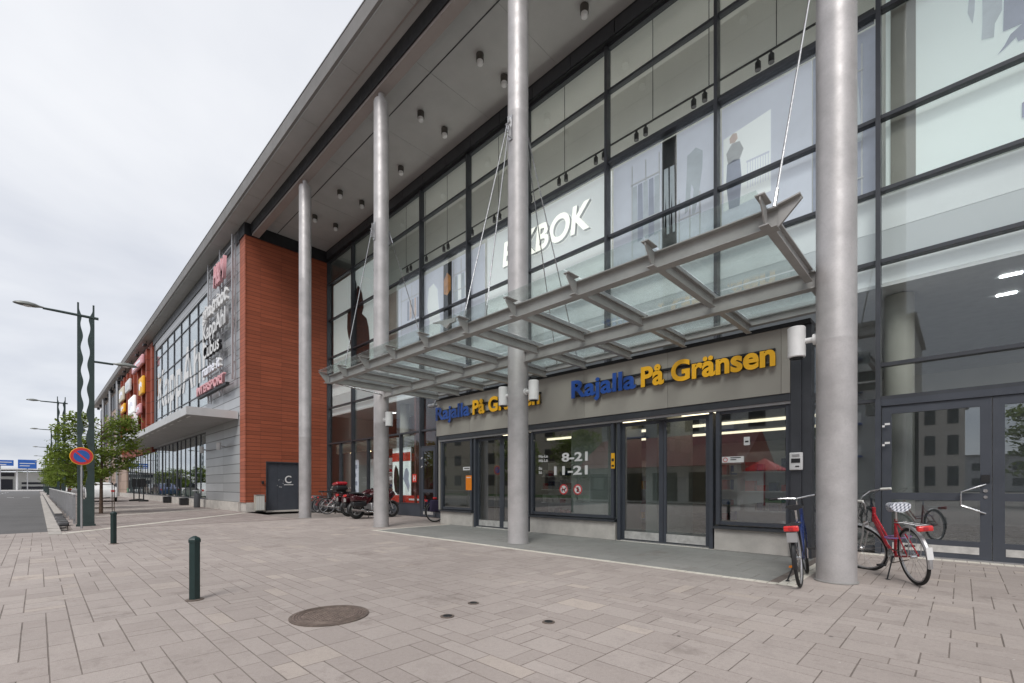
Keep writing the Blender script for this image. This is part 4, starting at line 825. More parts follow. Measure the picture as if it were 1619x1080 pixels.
for x in (-15.70, -15.58): k.box(x-0.018, x+0.018, 10.472, 10.476, 1.39, 1.61)
k.box(-15.68, -15.60, 10.472, 10.476, 1.48, 1.52); k.build('white_mark', M['white'], s_)
s_ = thing('display_wall', 'white shoe display wall with shelves in the sports shop window', 'shop display', (-20.3, 11.5, 0.0))
MB().box(-21.2, -18.6, 11.5, 11.6, 0.55, 2.5).build('back_board', M['white'], s_)
k = MB(); sh = []
for z in (0.75, 1.1, 1.45, 1.8, 2.15): MB().box(-20.3, -18.65, 11.28, 11.499, z, z+0.03).build('shelf', M['white'], s_)
rr = random.Random(12)
for z in (0.78, 1.13, 1.48, 1.83):
    for i in range(5): 
        x = -20.2+i*0.32; MB().loft([[(x+dx, y_, zz0) for dx, zz0 in ((0, z+0.005), (0.22, z+0.005), (0.24, z+0.05), (0.12, z+0.08), (0.08, z+0.14), (0, z+0.14))] for y_ in (11.32, 11.40)]).build('shoe', M[('black', 'red', 'white', 'blue')[rr.randrange(4)]], s_)
MB().box(-22.35, -21.65, 11.2, 11.23, 0.6, 2.5).build('side_poster', M['film'], s_)
k = MB(); 
for i in range(4): k.box(-22.25, -21.85+0.1*(i % 2), 11.185, 11.195, 0.8+i*0.42, 1.0+i*0.42)
k.build('side_poster_print', M['filmdark'], s_)
s_ = thing('hanging_strip', 'band of glittering perforated discs hanging inside the sports shop window', 'window decoration', (-19, 10.8, 2.8)); MB().box(-23.2, -15.95, 10.8, 10.82, 2.82, 3.28).build('perforated_sheet', M['perf'], s_)
s_ = thing('wall_banner', 'long red banner on the brown wall inside the sports shop', 'banner', (-20, 13.3, 2.4)); MB().box(-22.8, -16.2, 13.35, 13.38, 2.45, 2.85).build('sheet', M['redband'], s_)
for i, x in enumerate((-22.2, -20.3, -17.3)):
    s_ = thing('shop_spotlight', ('warm shop spotlight nearest the terracotta wall', 'warm shop spotlight above the shoe display', 'warm shop spotlight above the winter sports poster')[i], 'spotlight', (x, 11.1, 2.85)); MB().lathe((x, 11.1, 2.86), [(0.05, 0), (0.06, 0.1), (0.03, 0.16)], 12).build('lamp_body', M['black'], s_); MB().lathe((x, 11.1, 2.845), [(0.045, 0), (0.045, 0.012)], 12).build('bulb', M['warmspot'], s_)
# ---- goods inside the main shop
rr = random.Random(21)
for i, (x, y, cols) in enumerate(((-9.6, 12.4, ('red', 'white', 'blue')), (-7.2, 13.3, ('white', 'red', 'signyellow')), (-3.0, 11.6, ('redband', 'blue', 'white')), (-4.6, 14.6, ('red', 'redband', 'signblue')))):
    s_ = thing('display_shelf', ('tall shop shelf behind the left sliding door', 'tall shop shelf behind the opening hours window', 'tall shop shelf behind the right shop window', 'tall shop shelf far behind the right sliding doors')[i], 'shelf', (x, y, 0))
    MB().box(x-0.9, x+0.9, y+0.22, y+0.25, 0.02, 2.0).build('back_panel', M['white'], s_)
    for z in (0.15, 0.6, 1.05, 1.5): 
        MB().box(x-0.9, x+0.9, y-0.15, y+0.219, z, z+0.03).build('shelf_board', M['white'], s_)
        for j in range(7):
            h_ = rr.uniform(0.15, 0.34); MB().box(x-0.86+j*0.25, x-0.86+j*0.25+rr.uniform(0.12, 0.22), y-0.12, y+0.1, z+0.031, z+h_).build('box', M[cols[rr.randrange(3)]], s_)

# =================================================================== LAMPS ON THE BUILDING
def spot(name, label, px, side, z, group):
    """white cylinder lamp on a short arm on a pillar"""
    s_ = thing(name, label, 'wall lamp', (px + side*0.215, 7.0, z), group=group); sd_ = side
    MB().tube([(0, 0, 0), (sd_*0.12, 0, 0)], 0.035, 14).lathe((0, 0, 0), [(0.07, -0.01 if sd_ > 0 else -0.03), (0.07, 0.03 if sd_ > 0 else 0.01)], 16, 'x').build('arm', M['white'], s_, local=True, smooth=True)
    MB().lathe((sd_*0.22, 0, -0.20), [(0.095, 0), (0.105, 0.01), (0.105, 0.39), (0.095, 0.40)], 28).build('lamp_body', M['white'], s_, local=True, smooth=True)
    MB().lathe((sd_*0.22, 0, -0.212), [(0.08, 0), (0.08, 0.011)], 24).build('lens', M['black'], s_, local=True)
spot('wall_lamp', 'white cylinder lamp on the left side of the thick right pillar', PX[0], -1, 3.09, 'cylinder lamps on the pillars')
spot('wall_lamp', 'white cylinder lamp on the right side of the middle pillar', PX[1], 1, 3.13, 'cylinder lamps on the pillars')
spot('wall_lamp', 'white cylinder lamp on the left side of the middle pillar', PX[1], -1, 3.12, 'cylinder lamps on the pillars')
spot('wall_lamp', 'white cylinder lamp on the pillar behind the motorcycles', PX[2], 1, 3.10, 'cylinder lamps on the pillars')
dl = None; j = 0
names = {}
for i, x in enumerate((-1.15, -3.95, -6.75, -9.59, -12.43, -15.1, -18.1, -20.55)):
    for y in (8.57, 9.52):
        lb = ('outer' if y < 9 else 'inner') + ' row ceiling downlight, number %s from the terracotta wall' % ('one two three four five six seven eight'.split()[7-i])
        if dl is None:
            dl = thing('downlight', lb, 'ceiling lamp', (x, y, 12.98), group='downlights under the deep eave')
            MB().lathe((0, 0, 0.02), [(0.09, 0.0), (0.108, 0.0), (0.108, 0.18), (0.10, 0.185)], 24).build('lamp_body', pm('lamp_body_brown', (0.075, 0.068, 0.06), 0.5), dl, local=True, smooth=True)
            MB().lathe((0, 0, -0.10), [(0.05, 0), (0.082, 0.03), (0.088, 0.118)], 24).build('glass_cup', M['white'], dl, local=True, smooth=True)
        else: dup(dl, (x, y, 12.98), label=lb)
for i, (x, lb) in enumerate(((-26.6, 'pale floodlight on the silver wall under the side canopy, nearer the corner'), (-30.0, 'pale floodlight on the silver wall beside the lower windows'))):
    s_ = thing('floodlight', lb, 'floodlight', (x, 6.55, 3.1), group='floodlights on the silver wall')
    MB().tube([(x, 6.6, 3.15), (x, 6.35, 3.2)], 0.03, 8).build('arm', M['alu'], s_); MB().lathe((x, 6.3, 3.0), [(0.1, 0), (0.1, 0.36)], 18).build('lamp_body', M['white'], s_, smooth=True)
s_ = thing('floodlight', 'grey swivel floodlight under the glass canopy left of the blue letters', 'floodlight', (-11.6, 8.7, 3.6))
MB().tube([(-11.6, 8.62, 3.95), (-11.6, 8.5, 3.72)], 0.02, 8).build('arm', M['alu'], s_); MB().rbox(-11.75, -11.45, 8.34, 8.52, 3.60, 3.70, 0.03).build('lamp_body', M['alu'], s_, smooth=True)
for i in range(7):
    x = -48.5 - i*4.3
    s_ = thing('eave_lamp', ('eave lamp number %s from the big white window' % 'one two three four five six seven'.split()[i]), 'floodlight', (x, 6.2, 12.9), group='dark floodlights under the far eave')
    MB().tube([(x, 6.3, 13.19), (x, 6.25, 12.95)], 0.03, 6).build('arm', M['black'], s_); MB().rbox(x-0.22, x+0.22, 6.05, 6.3, 12.75, 12.95, 0.04).build('lamp_body', M['black'], s_)

# =================================================================== SIGN TOWER ON THE SILVER WING
tw = thing('sign_frame', 'galvanised steel frame of posts and rails carrying shop names on the silver wall', 'sign frame', (-27.4, 6.2, 5.6))
for x, z0 in ((-24.5, 6.2), (-26.6, 5.7), (-28.9, 5.6)):
    k = MB(); k.box(x-0.06, x+0.06, 6.33, 6.40, z0, 13.0); k.box(x-0.05, x+0.05, 6.46, 6.52, z0, 13.0)
    for z in range(int(z0)+1, 13, 2): k.box(x-0.02, x+0.02, 6.401, 6.459, z, z+0.05); k.box(x-0.02, x+0.02, 6.521, 6.599, z+0.3, z+0.36)
    k.build('post', M['alu'], tw)
for z in (6.02, 6.95, 7.82, 8.75, 9.85, 11.05, 12.6): MB().box(-29.3, -24.5, 6.402, 6.43, z, z+0.05).build('rail', M['alu'], tw)
for tx, x, z, w_, h_, m_, m2, lb in (('H&M', -27.1, 11.2, 1.9, 1.05, 'signpink', 'signpink', 'tall red slanted letters at the top of the steel frame'), ('gina tricot', -29.3, 10.0, 4.5, 0.78, 'white', 'white', 'white lowercase name second from the top of the steel frame'),
      ('KappAhl', -29.2, 8.92, 4.3, 0.82, 'white', 'alu', 'white name with capital A third from the top of the steel frame'), ('Cubus', -29.2, 7.95, 3.2, 0.72, 'white', 'black', 'white letters with black sides in the middle of the steel frame'),
      ('name it', -29.3, 7.05, 3.4, 0.55, 'film', 'white', 'pale bluish small letters second from the bottom of the steel frame')):
    s_ = thing('shop_sign', lb, 'shop sign', (x+w_/2, 6.1, z), group='shop names on the steel frame')
    text_obj('lettering', tx, x, 6.24, z, w_, h_, 0.14, [M[m_], M[m2]], s_, bold=0.02, shear=0.2 if tx == 'H&M' else 0)
s_ = thing('shop_sign', 'long low red letters on a dark tray at the foot of the steel frame', 'shop sign', (-27.6, 6.1, 6.05), group='shop names on the steel frame')
text_obj('lettering', 'INTERSPORT', -30.2, 6.15, 6.12, 5.3, 0.45, 0.12, [M['signpink'], M['signpink']], s_, bold=0.02); MB().box(-30.3, -24.8, 6.16, 6.32, 5.98, 6.10).build('tray', M['dark'], s_)
s_ = thing('window_lettering', 'huge white faded letters across the large upper window', 'lettering', (-38, 6.7, 7.2)); text_obj('lettering', 'KappAhl', -45.6, 6.655, 7.3, 14.6, 2.9, 0.008, M['white'], s_, bold=0.01)
# signs on the red panel
RS = [(-55.5, -48.6, 11.35, 12.35, 'signpink', 'wide pink sign with a grey top at the top of the red wall'), (-51.0, -48.6, 8.7, 10.6, 'signyellow', 'yellow sign of stacked shapes on the red wall'), (-57.8, -53.6, 7.7, 9.7, 'filmlow', 'pale green rectangular sign in the middle of the red wall'),
      (-65, -61, 9.8, 11.6, 'signcream', 'cream tilted sign at the far end of the red wall'), (-63.5, -60.5, 8.6, 9.7, 'signyellow', 'small yellow sign under the cream one'), (-60, -56.5, 10.2, 11.6, 'white', 'white slanted sign behind the street lamp head'), (-52.5, -50.2, 7.3, 8.4, 'signpink', 'small pink square sign below the yellow one'), (-62, -55.6, 5.0, 6.6, 'white', 'large white lower sign with grey mark beside the canopy')]
for x0, x1, z0, z1, m_, lb in RS:
    xc_, zc_ = (x0+x1)/2, (z0+z1)/2; x0, x1, z0, z1 = xc_+(x0-xc_)*0.86, xc_+(x1-xc_)*0.86, zc_+(z0-zc_)*0.78, zc_+(z1-zc_)*0.78
    s_ = thing('shop_sign', lb, 'shop sign', ((x0+x1)/2, 6.0, z0), group='shop signs on the red wall')
    MB().rbox(x0, x1, 6.05, 6.27, z0, z1, 0.08).build('sign_box', M[m_], s_, smooth=True)
    MB().box(x0+0.3, x1-0.3, 6.271, 6.298, (z0+z1)/2-0.05, (z0+z1)/2+0.05).build('bracket', M['alu'], s_)
    MB().prism([(x0+(x1-x0)*a, z0+(z1-z0)*b) for a, b in ((.15, .3), (.4, .25), (.5, .5), (.85, .35), (.85, .6), (.5, .75), (.3, .6), (.15, .7))], 'y', 6.035, 6.048).build('emblem', M['film' if m_ != 'white' else 'filmgrey'], s_)
s_ = thing('shop_sign', 'round white and pink sign low on the red wall', 'shop sign', (-54, 6.0, 5.6), group='shop signs on the red wall'); MB().lathe((-53.4, 5.95, 6.7), [(1.0, 0), (1.05, 0.05), (1.05, 0.25)], 32, 'y').build('sign_box', M['white'], s_, smooth=True); MB().torus((-53.4, 5.94, 6.7), 0.8, 0.1, 'y', 30, 6, flat=0.2).build('ring', M['signpink'], s_)

# =================================================================== GROUND FURNITURE
def bollard(label, x, y):
    b = thing('bollard', label, 'bollard', (x, y, 0), rz=R(20), group='dark green bollards on the plaza')
    k = MB(); r_ = 0.056; prof = [(r_*math.cos(2*PI*i/6+R(30)), r_*math.sin(2*PI*i/6+R(30))) for i in range(6)]
    MB().prism([(a*0.98, c*0.98) for a, c in prof], 'z', 0.0, 0.605).build('post', M['green'], b, local=True)
    k.loft([[(a*s_, c*s_, z) for a, c in prof] for s_, z in ((1.12, 0.606), (1.12, 0.635), (0.95, 0.650), (0.25, 0.672))]).build('cap', M['green'], b, local=True)
    MB().lathe((0, 0, 0.001), [(0.085, 0), (0.085, 0.006), (0.06, 0.012)], 24).build('foot_ring', M['iron'], b, local=True)
bollard('dark green hexagonal bollard nearest the manhole cover', -5.78, 1.15)
bollard('dark green hexagonal bollard farther away towards the terracotta wall', -12.53, 1.09)
s_ = thing('manhole_cover', 'rusty round cast iron manhole cover in the foreground paving', 'manhole cover', (-4.18, 1.88, 0))
MB().lathe((0, 0, 0.002), [(0.345, 0), (0.345, 0.008)], 48).build('rim', M['iron'], s_, local=True)
k = MB(); k.lathe((0, 0, 0.0105), [(0.315, 0), (0.315, 0.002)], 48).build('lid', pm('worn_iron', (0.20, 0.15, 0.13), 0.6, 0.3, 0.4, 20), s_, local=True)
for r_ in (0.30, 0.275, 0.25): MB().torus((0, 0, 0.0135), r_, 0.006, 'z', 48, 5, flat=0.7).build('ring', M['iron'], s_, local=True)
k = MB()
for i in range(-8, 9):
    for j in range(-8, 9):
        x, y = i*0.029 + (0.0145 if j % 2 else 0), j*0.027
        if x*x + y*y < 0.228**2: k.lathe((x, y, 0.0127), [(0.010, 0), (0.007, 0.006)], 6)
k.build('stud_pattern', M['iron'], s_, local=True)
for i, (x, y, r_) in enumerate(((-3.38, 2.62, 0.052), (-3.57, 3.1, 0.045), (-2.6, 3.13, 0.045))):
    s_ = thing('valve_cap', ('small round valve cap in the paving, closest to the manhole cover', 'small round valve cap in the paving, middle of three', 'small round valve cap in the paving, farthest right of three')[i], 'valve cap', (x, y, 0), group='small iron caps in the paving')
    MB().lathe((0, 0, 0.001), [(r_*1.25, 0), (r_*1.25, 0.005), (r_, 0.006)], 24).build('collar', M['iron'], s_, local=True); MB().lathe((0, 0, 0.0072), [(r_*0.9, 0), (r_*0.8, 0.004)], 6).build('cap', M['black'], s_, local=True)
s_ = thing('litter_bin', 'pale upright litter bin against the terracotta wall by the side door', 'bin', (-23.05, 7.08, 0))
k = MB(); k.rbox(-0.14, 0.14, -0.19, 0.19, 0.06, 0.76, 0.012); k.build('bin_body', M['beigecol'], s_, local=True)
for i in range(5): MB().box(0.142, 0.15, -0.17+i*0.07, -0.115+i*0.07, 0.09, 0.72).build('slat', M['offwhite'], s_, local=True)
MB().rbox(-0.15, 0.155, -0.2, 0.2, 0.765, 0.79, 0.008).build('lid', M['alu'], s_, local=True); MB().box(-0.1, 0.1, -0.14, 0.14, 0.0, 0.058).build('foot', M['black'], s_, local=True)
s_ = thing('wall_ashtray', 'small dark box on the terracotta wall above the litter bin', 'ashtray', (-23.3, 7.3, 1.3)); MB().rbox(-23.36, -23.28, 7.26, 7.36, 1.28, 1.42, 0.02).build('box_body', M['black'], s_)
s_ = thing('litter_bin', 'slim grey round litter bin at the corner of the lower windows', 'bin', (-30.1, 6.1, 0)); MB().lathe((0, 0, 0.0), [(0.14, 0), (0.15, 0.02), (0.15, 0.78)], 22).build('bin_body', M['slatemetal'], s_, local=True, smooth=True); MB().lathe((0, 0, 0.9), [(0.22, 0), (0.23, 0.02), (0.2, 0.05)], 22).build('lid', M['alu'], s_, local=True); MB().tube([(0, -0.1, 0.78), (0, -0.1, 0.9)], 0.015, 6).tube([(0, 0.1, 0.78), (0, 0.1, 0.9)], 0.015, 6).build('bracket', M['alu'], s_, local=True)
for i, x in enumerate((-34.3, -39.6)):
    s_ = thing('floor_box', ('low dark box at the plinth under the lower windows, nearer one', 'low dark box at the plinth under the lower windows, farther one')[i], 'floor box', (x, 6.25, 0), group='dark boxes under the lower windows'); MB().rbox(-0.2, 0.2, -0.2, 0.2, 0.02, 0.42, 0.03).build('box_body', M['black'], s_, local=True); MB().box(-0.22, 0.22, -0.22, 0.22, 0.42, 0.45).build('lid', M['frame'], s_, local=True)
for i, (x, y) in enumerate(((-44.5, 5.6), (-46.0, 5.2), (-47.5, 5.7))):
    s_ = thing('display_stand', ('dark pavement display stand nearest the corner of the lower windows', 'dark pavement display stand in the middle of three', 'dark pavement display stand farthest along the wing')[i], 'display stand', (x, y, 0), group='pavement display stands')
    MB().lathe((0, 0, 0), [(0.3, 0), (0.3, 0.12), (0.06, 0.16)], 16).build('foot', M['rubber'], s_, local=True); MB().tube([(0, 0, 0.16), (0, 0, 1.5)], 0.04, 8).build('post', M['black'], s_, local=True); MB().box(-0.03, 0.03, -0.14, 0.14, 1.1, 1.75).build('board', M['black'], s_, local=True)

# road sign
s_ = thing('road_sign', 'round blue no parking sign with red rim on a thin grey pole', 'road sign', (-17.8, 0.86, 0))
MB().tube([(0, 0, 0), (0, 0, 2.24)], 0.026, 12).build('pole', M['alu'], s_, local=True, smooth=True)
k = MB().lathe((0.045, 0, 2.03), [(0.245, 0), (0.25, 0.004), (0.245, 0.008)], 44, 'x').build('plate', M['signyellow'], s_, local=True)
MB().lathe((0.0545, 0, 2.03), [(0.236, 0), (0.236, 0.002)], 44, 'x').build('red_rim', M['signred'], k, local=True)
MB().lathe((0.0575, 0, 2.03), [(0.17, 0), (0.17, 0.002)], 44, 'x').build('blue_field', M['roadblue'], k, local=True)
a = R(45); MB().prism([(math.cos(a)*u-math.sin(a)*v, 2.03+math.sin(a)*u+math.cos(a)*v) for u, v in ((-.17, -.022), (.17, -.022), (.17, .022), (-.17, .022))][::1], 'x', 0.0605, 0.0625).build('red_bar', M['signred'], k, local=True).scale = (1, -1, 1)
MB().tube([(0.035, -0.03, 1.9), (0.035, 0.03, 1.9)], 0.012, 6).build('clamp', M['alu'], s_, local=True)

# street lamps
def lamp(label, x):
    L_ = thing('street_lamp', label, 'street lamp', (x, 0.995, 0), group='twin wavy blade street lamps along the road')
    n = 150
    for s_ in (-1, 1):
        o_, inn = [], []
        for i in range(n+1):
            z = 0.06 + 6.54*i/n; f_ = i/n; wd = (0.135 if s_ < 0 else 0.195) - (0.04 if s_ < 0 else 0.085)*f_; tp = min(1, max(0, (6.45-z)/0.35)); tp = tp*tp*(3-2*tp)
            wd = wd*tp + 0.042*(1-tp); wv = 0.026*math.sin(z*(9.2 if s_ < 0 else 8.7) + (0 if s_ < 0 else 0.6))*min(1, max(0, z-0.7)/0.8)*tp
            inn.append((s_*(0.19-wd) + wv, z)); o_.append((s_*0.19, z))
        k = MB()
        A = [[(-0.02, p[0], p[1]), (0.02, p[0], p[1]), (0.02, q[0], q[1]), (-0.02, q[0], q[1])] for p, q in zip(o_, inn)]
        k.loft(A).build('blade', M['lampgreen'], L_, local=True)
    MB().box(-0.06, 0.06, -0.215, 0.215, 0.0, 0.06).build('base_plate', M['lampgreen'], L_, local=True)
    MB().box(-0.028, 0.028, -0.188, 0.188, 0.0605, 0.80).build('base_web', M['lampgreen'], L_, local=True)
    MB().tube([(0, 0.28, 6.22), (0, -0.62, 6.23), (0, -0.90, 6.23)], [0.04, 0.035, 0.03], 10).build('arm', M['lampgreen'], L_, local=True, smooth=True)
    MB().tube([(0, 0.19, 4.92), (0, 0.62, 4.92)], 0.032, 10).build('arm', M['lampgreen'], L_, local=True, smooth=True)
    for y0, z0, s_ in ((-0.88, 6.23, -1), (0.60, 4.92, 1)):
        prof = [(0.0, 0.03, 0.03), (0.08, 0.045, 0.04), (0.16, 0.10, 0.07), (0.30, 0.135, 0.09), (0.45, 0.12, 0.075), (0.56, 0.07, 0.045), (0.60, 0.02, 0.015)]
        k = MB(); k.loft([[(w_*math.cos(2*PI*j/16), y0+s_*d_, z0+0.01+h_*(1.0 if math.sin(2*PI*j/16) > 0 else 0.45)*math.sin(2*PI*j/16)) for j in range(16)] for d_, w_, h_ in prof]); k.build('lamp_head', M['lamphead'], L_, local=True, smooth=True)
        MB().lathe((0, y0+s_*0.32, z0-0.036), [(0.06, 0), (0.09, 0.008), (0.09, 0.012)], 18).build('lens', M['white'], L_, local=True)
    return L_
L0 = lamp('twin bladed street lamp nearest the road sign, tallest in view', -18.64)
for x, lb in ((-39.2, 'twin bladed street lamp second along the road'), (-58.8, 'twin bladed street lamp third along the road'), (-86, 'twin bladed street lamp fourth along the road'), (-112, 'twin bladed street lamp fifth along the road'), (-140, 'twin bladed street lamp last and smallest along the road')):
    dup(L0, (x, 0.995, 0), label=lb)

# railing
rl = thing('railing', 'pale metal railing of close upright bars beside the road', 'railing', (-20, 0.8, 0))
for i in range(18):
    x1 = -20.0 - i*2.5; x0 = x1 - 2.46; k = MB()
    k.box(x0, x1, 0.79, 0.81, 0.10, 0.13); k.box(x0, x1, 0.79, 0.81, 0.86, 0.89)
    for j in range(15): x = x0+0.12+j*0.158; k.box(x-0.010, x+0.010, 0.79, 0.81, 0.131, 0.859)
    k.box(x1-0.05, x1, 0.77, 0.83, 0.0, 0.92); k.build('rail_panel', M['alu'], rl)
MB().box(-65, -19.98, 0.765, 0.835, 0.921, 0.955).build('top_rail', M['white'], rl)

# trees
def tree(label, x, y, H, rad, seed, nleaf, zc, mat='leaf', lsize=0.075, grp='young trees along the road'):
    rnd = random.Random(seed); T = thing('street_tree', label, 'tree', (x, y, 0), group=grp)
    k = MB(); top = (rnd.uniform(-.1, .1), rnd.uniform(-.1, .1), H*0.86); k.tube([(0, 0, 0), (0.02, 0.01, H*0.25), (-0.03, 0.03, H*0.5), top], [0.075*H/5, 0.06*H/5, 0.045*H/5, 0.012], 9)
    tips = []
    for i in range(26):
        z = zc*0.75 + (H*0.82-zc*0.75)*i/26; a = i*2.4+rnd.uniform(-.4, .4); l_ = rad*(0.45+0.6*math.sin(PI*min(1, 0.2+0.8*(z-zc*0.7)/(H-zc*0.7))))*rnd.uniform(0.75, 1.1)
        p0 = Vector((0, 0, z)); p1 = p0+Vector((math.cos(a)*l_*.5, math.sin(a)*l_*.5, l_*.22)); p2 = p0+Vector((math.cos(a)*l_, math.sin(a)*l_, l_*rnd.uniform(0.1, 0.45)))
        k.tube([p0, p1, p2], [0.022, 0.014, 0.005], 5); tips += [(p0*(1-t)+p1*t if t < .99 else p1) for t in (0.6, 0.99)] + [p1*(1-t)+p2*t for t in (0.3, 0.6, 0.85, 1.0)]
        for q in range(2):
            b_ = a+rnd.choice((-1, 1))*rnd.uniform(.5, .9); p3 = p1+Vector((math.cos(b_), math.sin(b_), rnd.uniform(0, .5)))*l_*.45; k.tube([p1, p3], [0.01, 0.004], 4); tips += [p1*.5+p3*.5, p3]
    k.build('trunk', M['bark'], T, local=True, smooth=True)
    bm = bmesh.new()
    for i in range(nleaf):
        c = rnd.choice(tips) + Vector((rnd.gauss(0, .15), rnd.gauss(0, .15), rnd.gauss(0, .11)))*rad/1.5
        s_ = lsize*rnd.uniform(0.6, 1.3); u = Vector((rnd.uniform(-1, 1), rnd.uniform(-1, 1), rnd.uniform(-.7, .4))).normalized(); v = u.cross(Vector((rnd.uniform(-.4, .4), rnd.uniform(-.4, .4), 1))).normalized()
        vs_ = [bm.verts.new(c+u*a_*s_+v*b_*s_*0.6) for a_, b_ in ((-1, 0), (-.3, .8), (.5, .6), (1, 0), (.5, -.6), (-.3, -.8))]; bm.faces.new(vs_)
    me = bpy.data.meshes.new('crown'); bm.to_mesh(me); bm.free(); me.materials.append(M[mat]); o = bpy.data.objects.new('crown', me); scene.collection.objects.link(o); o.parent = T; return T
tree('leafy young tree in a metal guard right behind the nearest street lamp', -26.6, 1.9, 4.75, 1.4, 3, 6800, 1.9)
T2 = tree('leafy young tree second along the railing, between the first two lamps', -32.5, 1.45, 3.5, 1.15, 8, 2500, 1.4, lsize=0.085)
for i, (x, lb) in enumerate(((-40.5, 'leafy young tree just beyond the second street lamp'), (-48.5, 'leafy young tree fourth along the railing'), (-56.5, 'leafy young tree just before the third street lamp'), (-66, 'leafy young tree sixth along the railing'), (-77, 'leafy young tree farthest along the railing'))):
    dup(T2, (x, 1.4+0.2*(i % 2), 0), rz=1.3*(i+1), label=lb)
s_ = thing('tree_guard', 'thin dark metal guard frame around the first tree trunk', 'tree guard', (-26.6, 1.9, 0))
k = MB()
for a, b in ((-.4, -.4), (.4, -.4), (.4, .4), (-.4, .4)): MB().tube([(a, b, 0), (a, b, 1.25)], 0.016, 6).build('post', M['iron'], s_, local=True)
for z in (0.25, 1.25): MB().tube([(-.4, -.4, z), (.4, -.4, z), (.4, .4, z), (-.4, .4, z), (-.4, -.4, z)], 0.014, 6).build('ring', M['iron'], s_, local=True)
MB().box(-0.6, 0.6, -0.6, 0.6, 0.004, 0.014).build('tree_grate', M['iron'], s_, local=True)

# =================================================================== BICYCLES
def wheel(parent, x, R_=0.345, tw_=0.019, rim='alu', xfm=None, name='wheel', spokes=18):
    k = MB().torus((x, 0, R_), R_-tw_, tw_, 'y', 44, 8)
    if xfm: k.xf(xfm)
    w = k.build(name, M['rubber'], parent, local=True, smooth=True)
    k = MB().torus((x, 0, R_), R_-tw_*2-0.006, 0.011, 'y', 40, 6)
    if xfm: k.xf(xfm)
    k.build('rim', M[rim], w, local=True, smooth=True)
    k = MB()
    for i in range(spokes):
        a = 2*PI*i/spokes; b = a + (0.35 if i % 2 else -0.35); s_ = 0.022 if i % 4 < 2 else -0.022
        k.tube([(x+0.02*math.cos(b), s_, R_+0.02*math.sin(b)), (x+(R_-0.045)*math.cos(a), 0, R_+(R_-0.045)*math.sin(a))], 0.0016, 3, caps=False)
    k.lathe((x, -0.035, R_), [(0.018, 0), (0.024, 0.01), (0.024, 0.06), (0.018, 0.07)], 12, 'y')
    if xfm: k.xf(xfm)
    k.build('spokes', M['chrome'], w, local=True); return w
def fender(parent, x, R_, a0, a1, mat, xfm=None, w_=0.026):
    k = MB(); rr_ = R_+0.018; n = 20; rings = []
    for i in range(n+1):
        a = a0+(a1-a0)*i/n; rings.append([(x+(rr_+dr)*math.cos(a), y, R_+(rr_+dr)*math.sin(a)) for y, dr in ((-w_, -0.012), (-w_*0.5, 0.006), (w_*0.5, 0.006), (w_, -0.012), (w_*0.5, 0.002), (-w_*0.5, 0.002))])
    k.loft(rings)
    if xfm: k.xf(xfm)
    return k.build('mudguard', mat, parent, local=True, smooth=True)
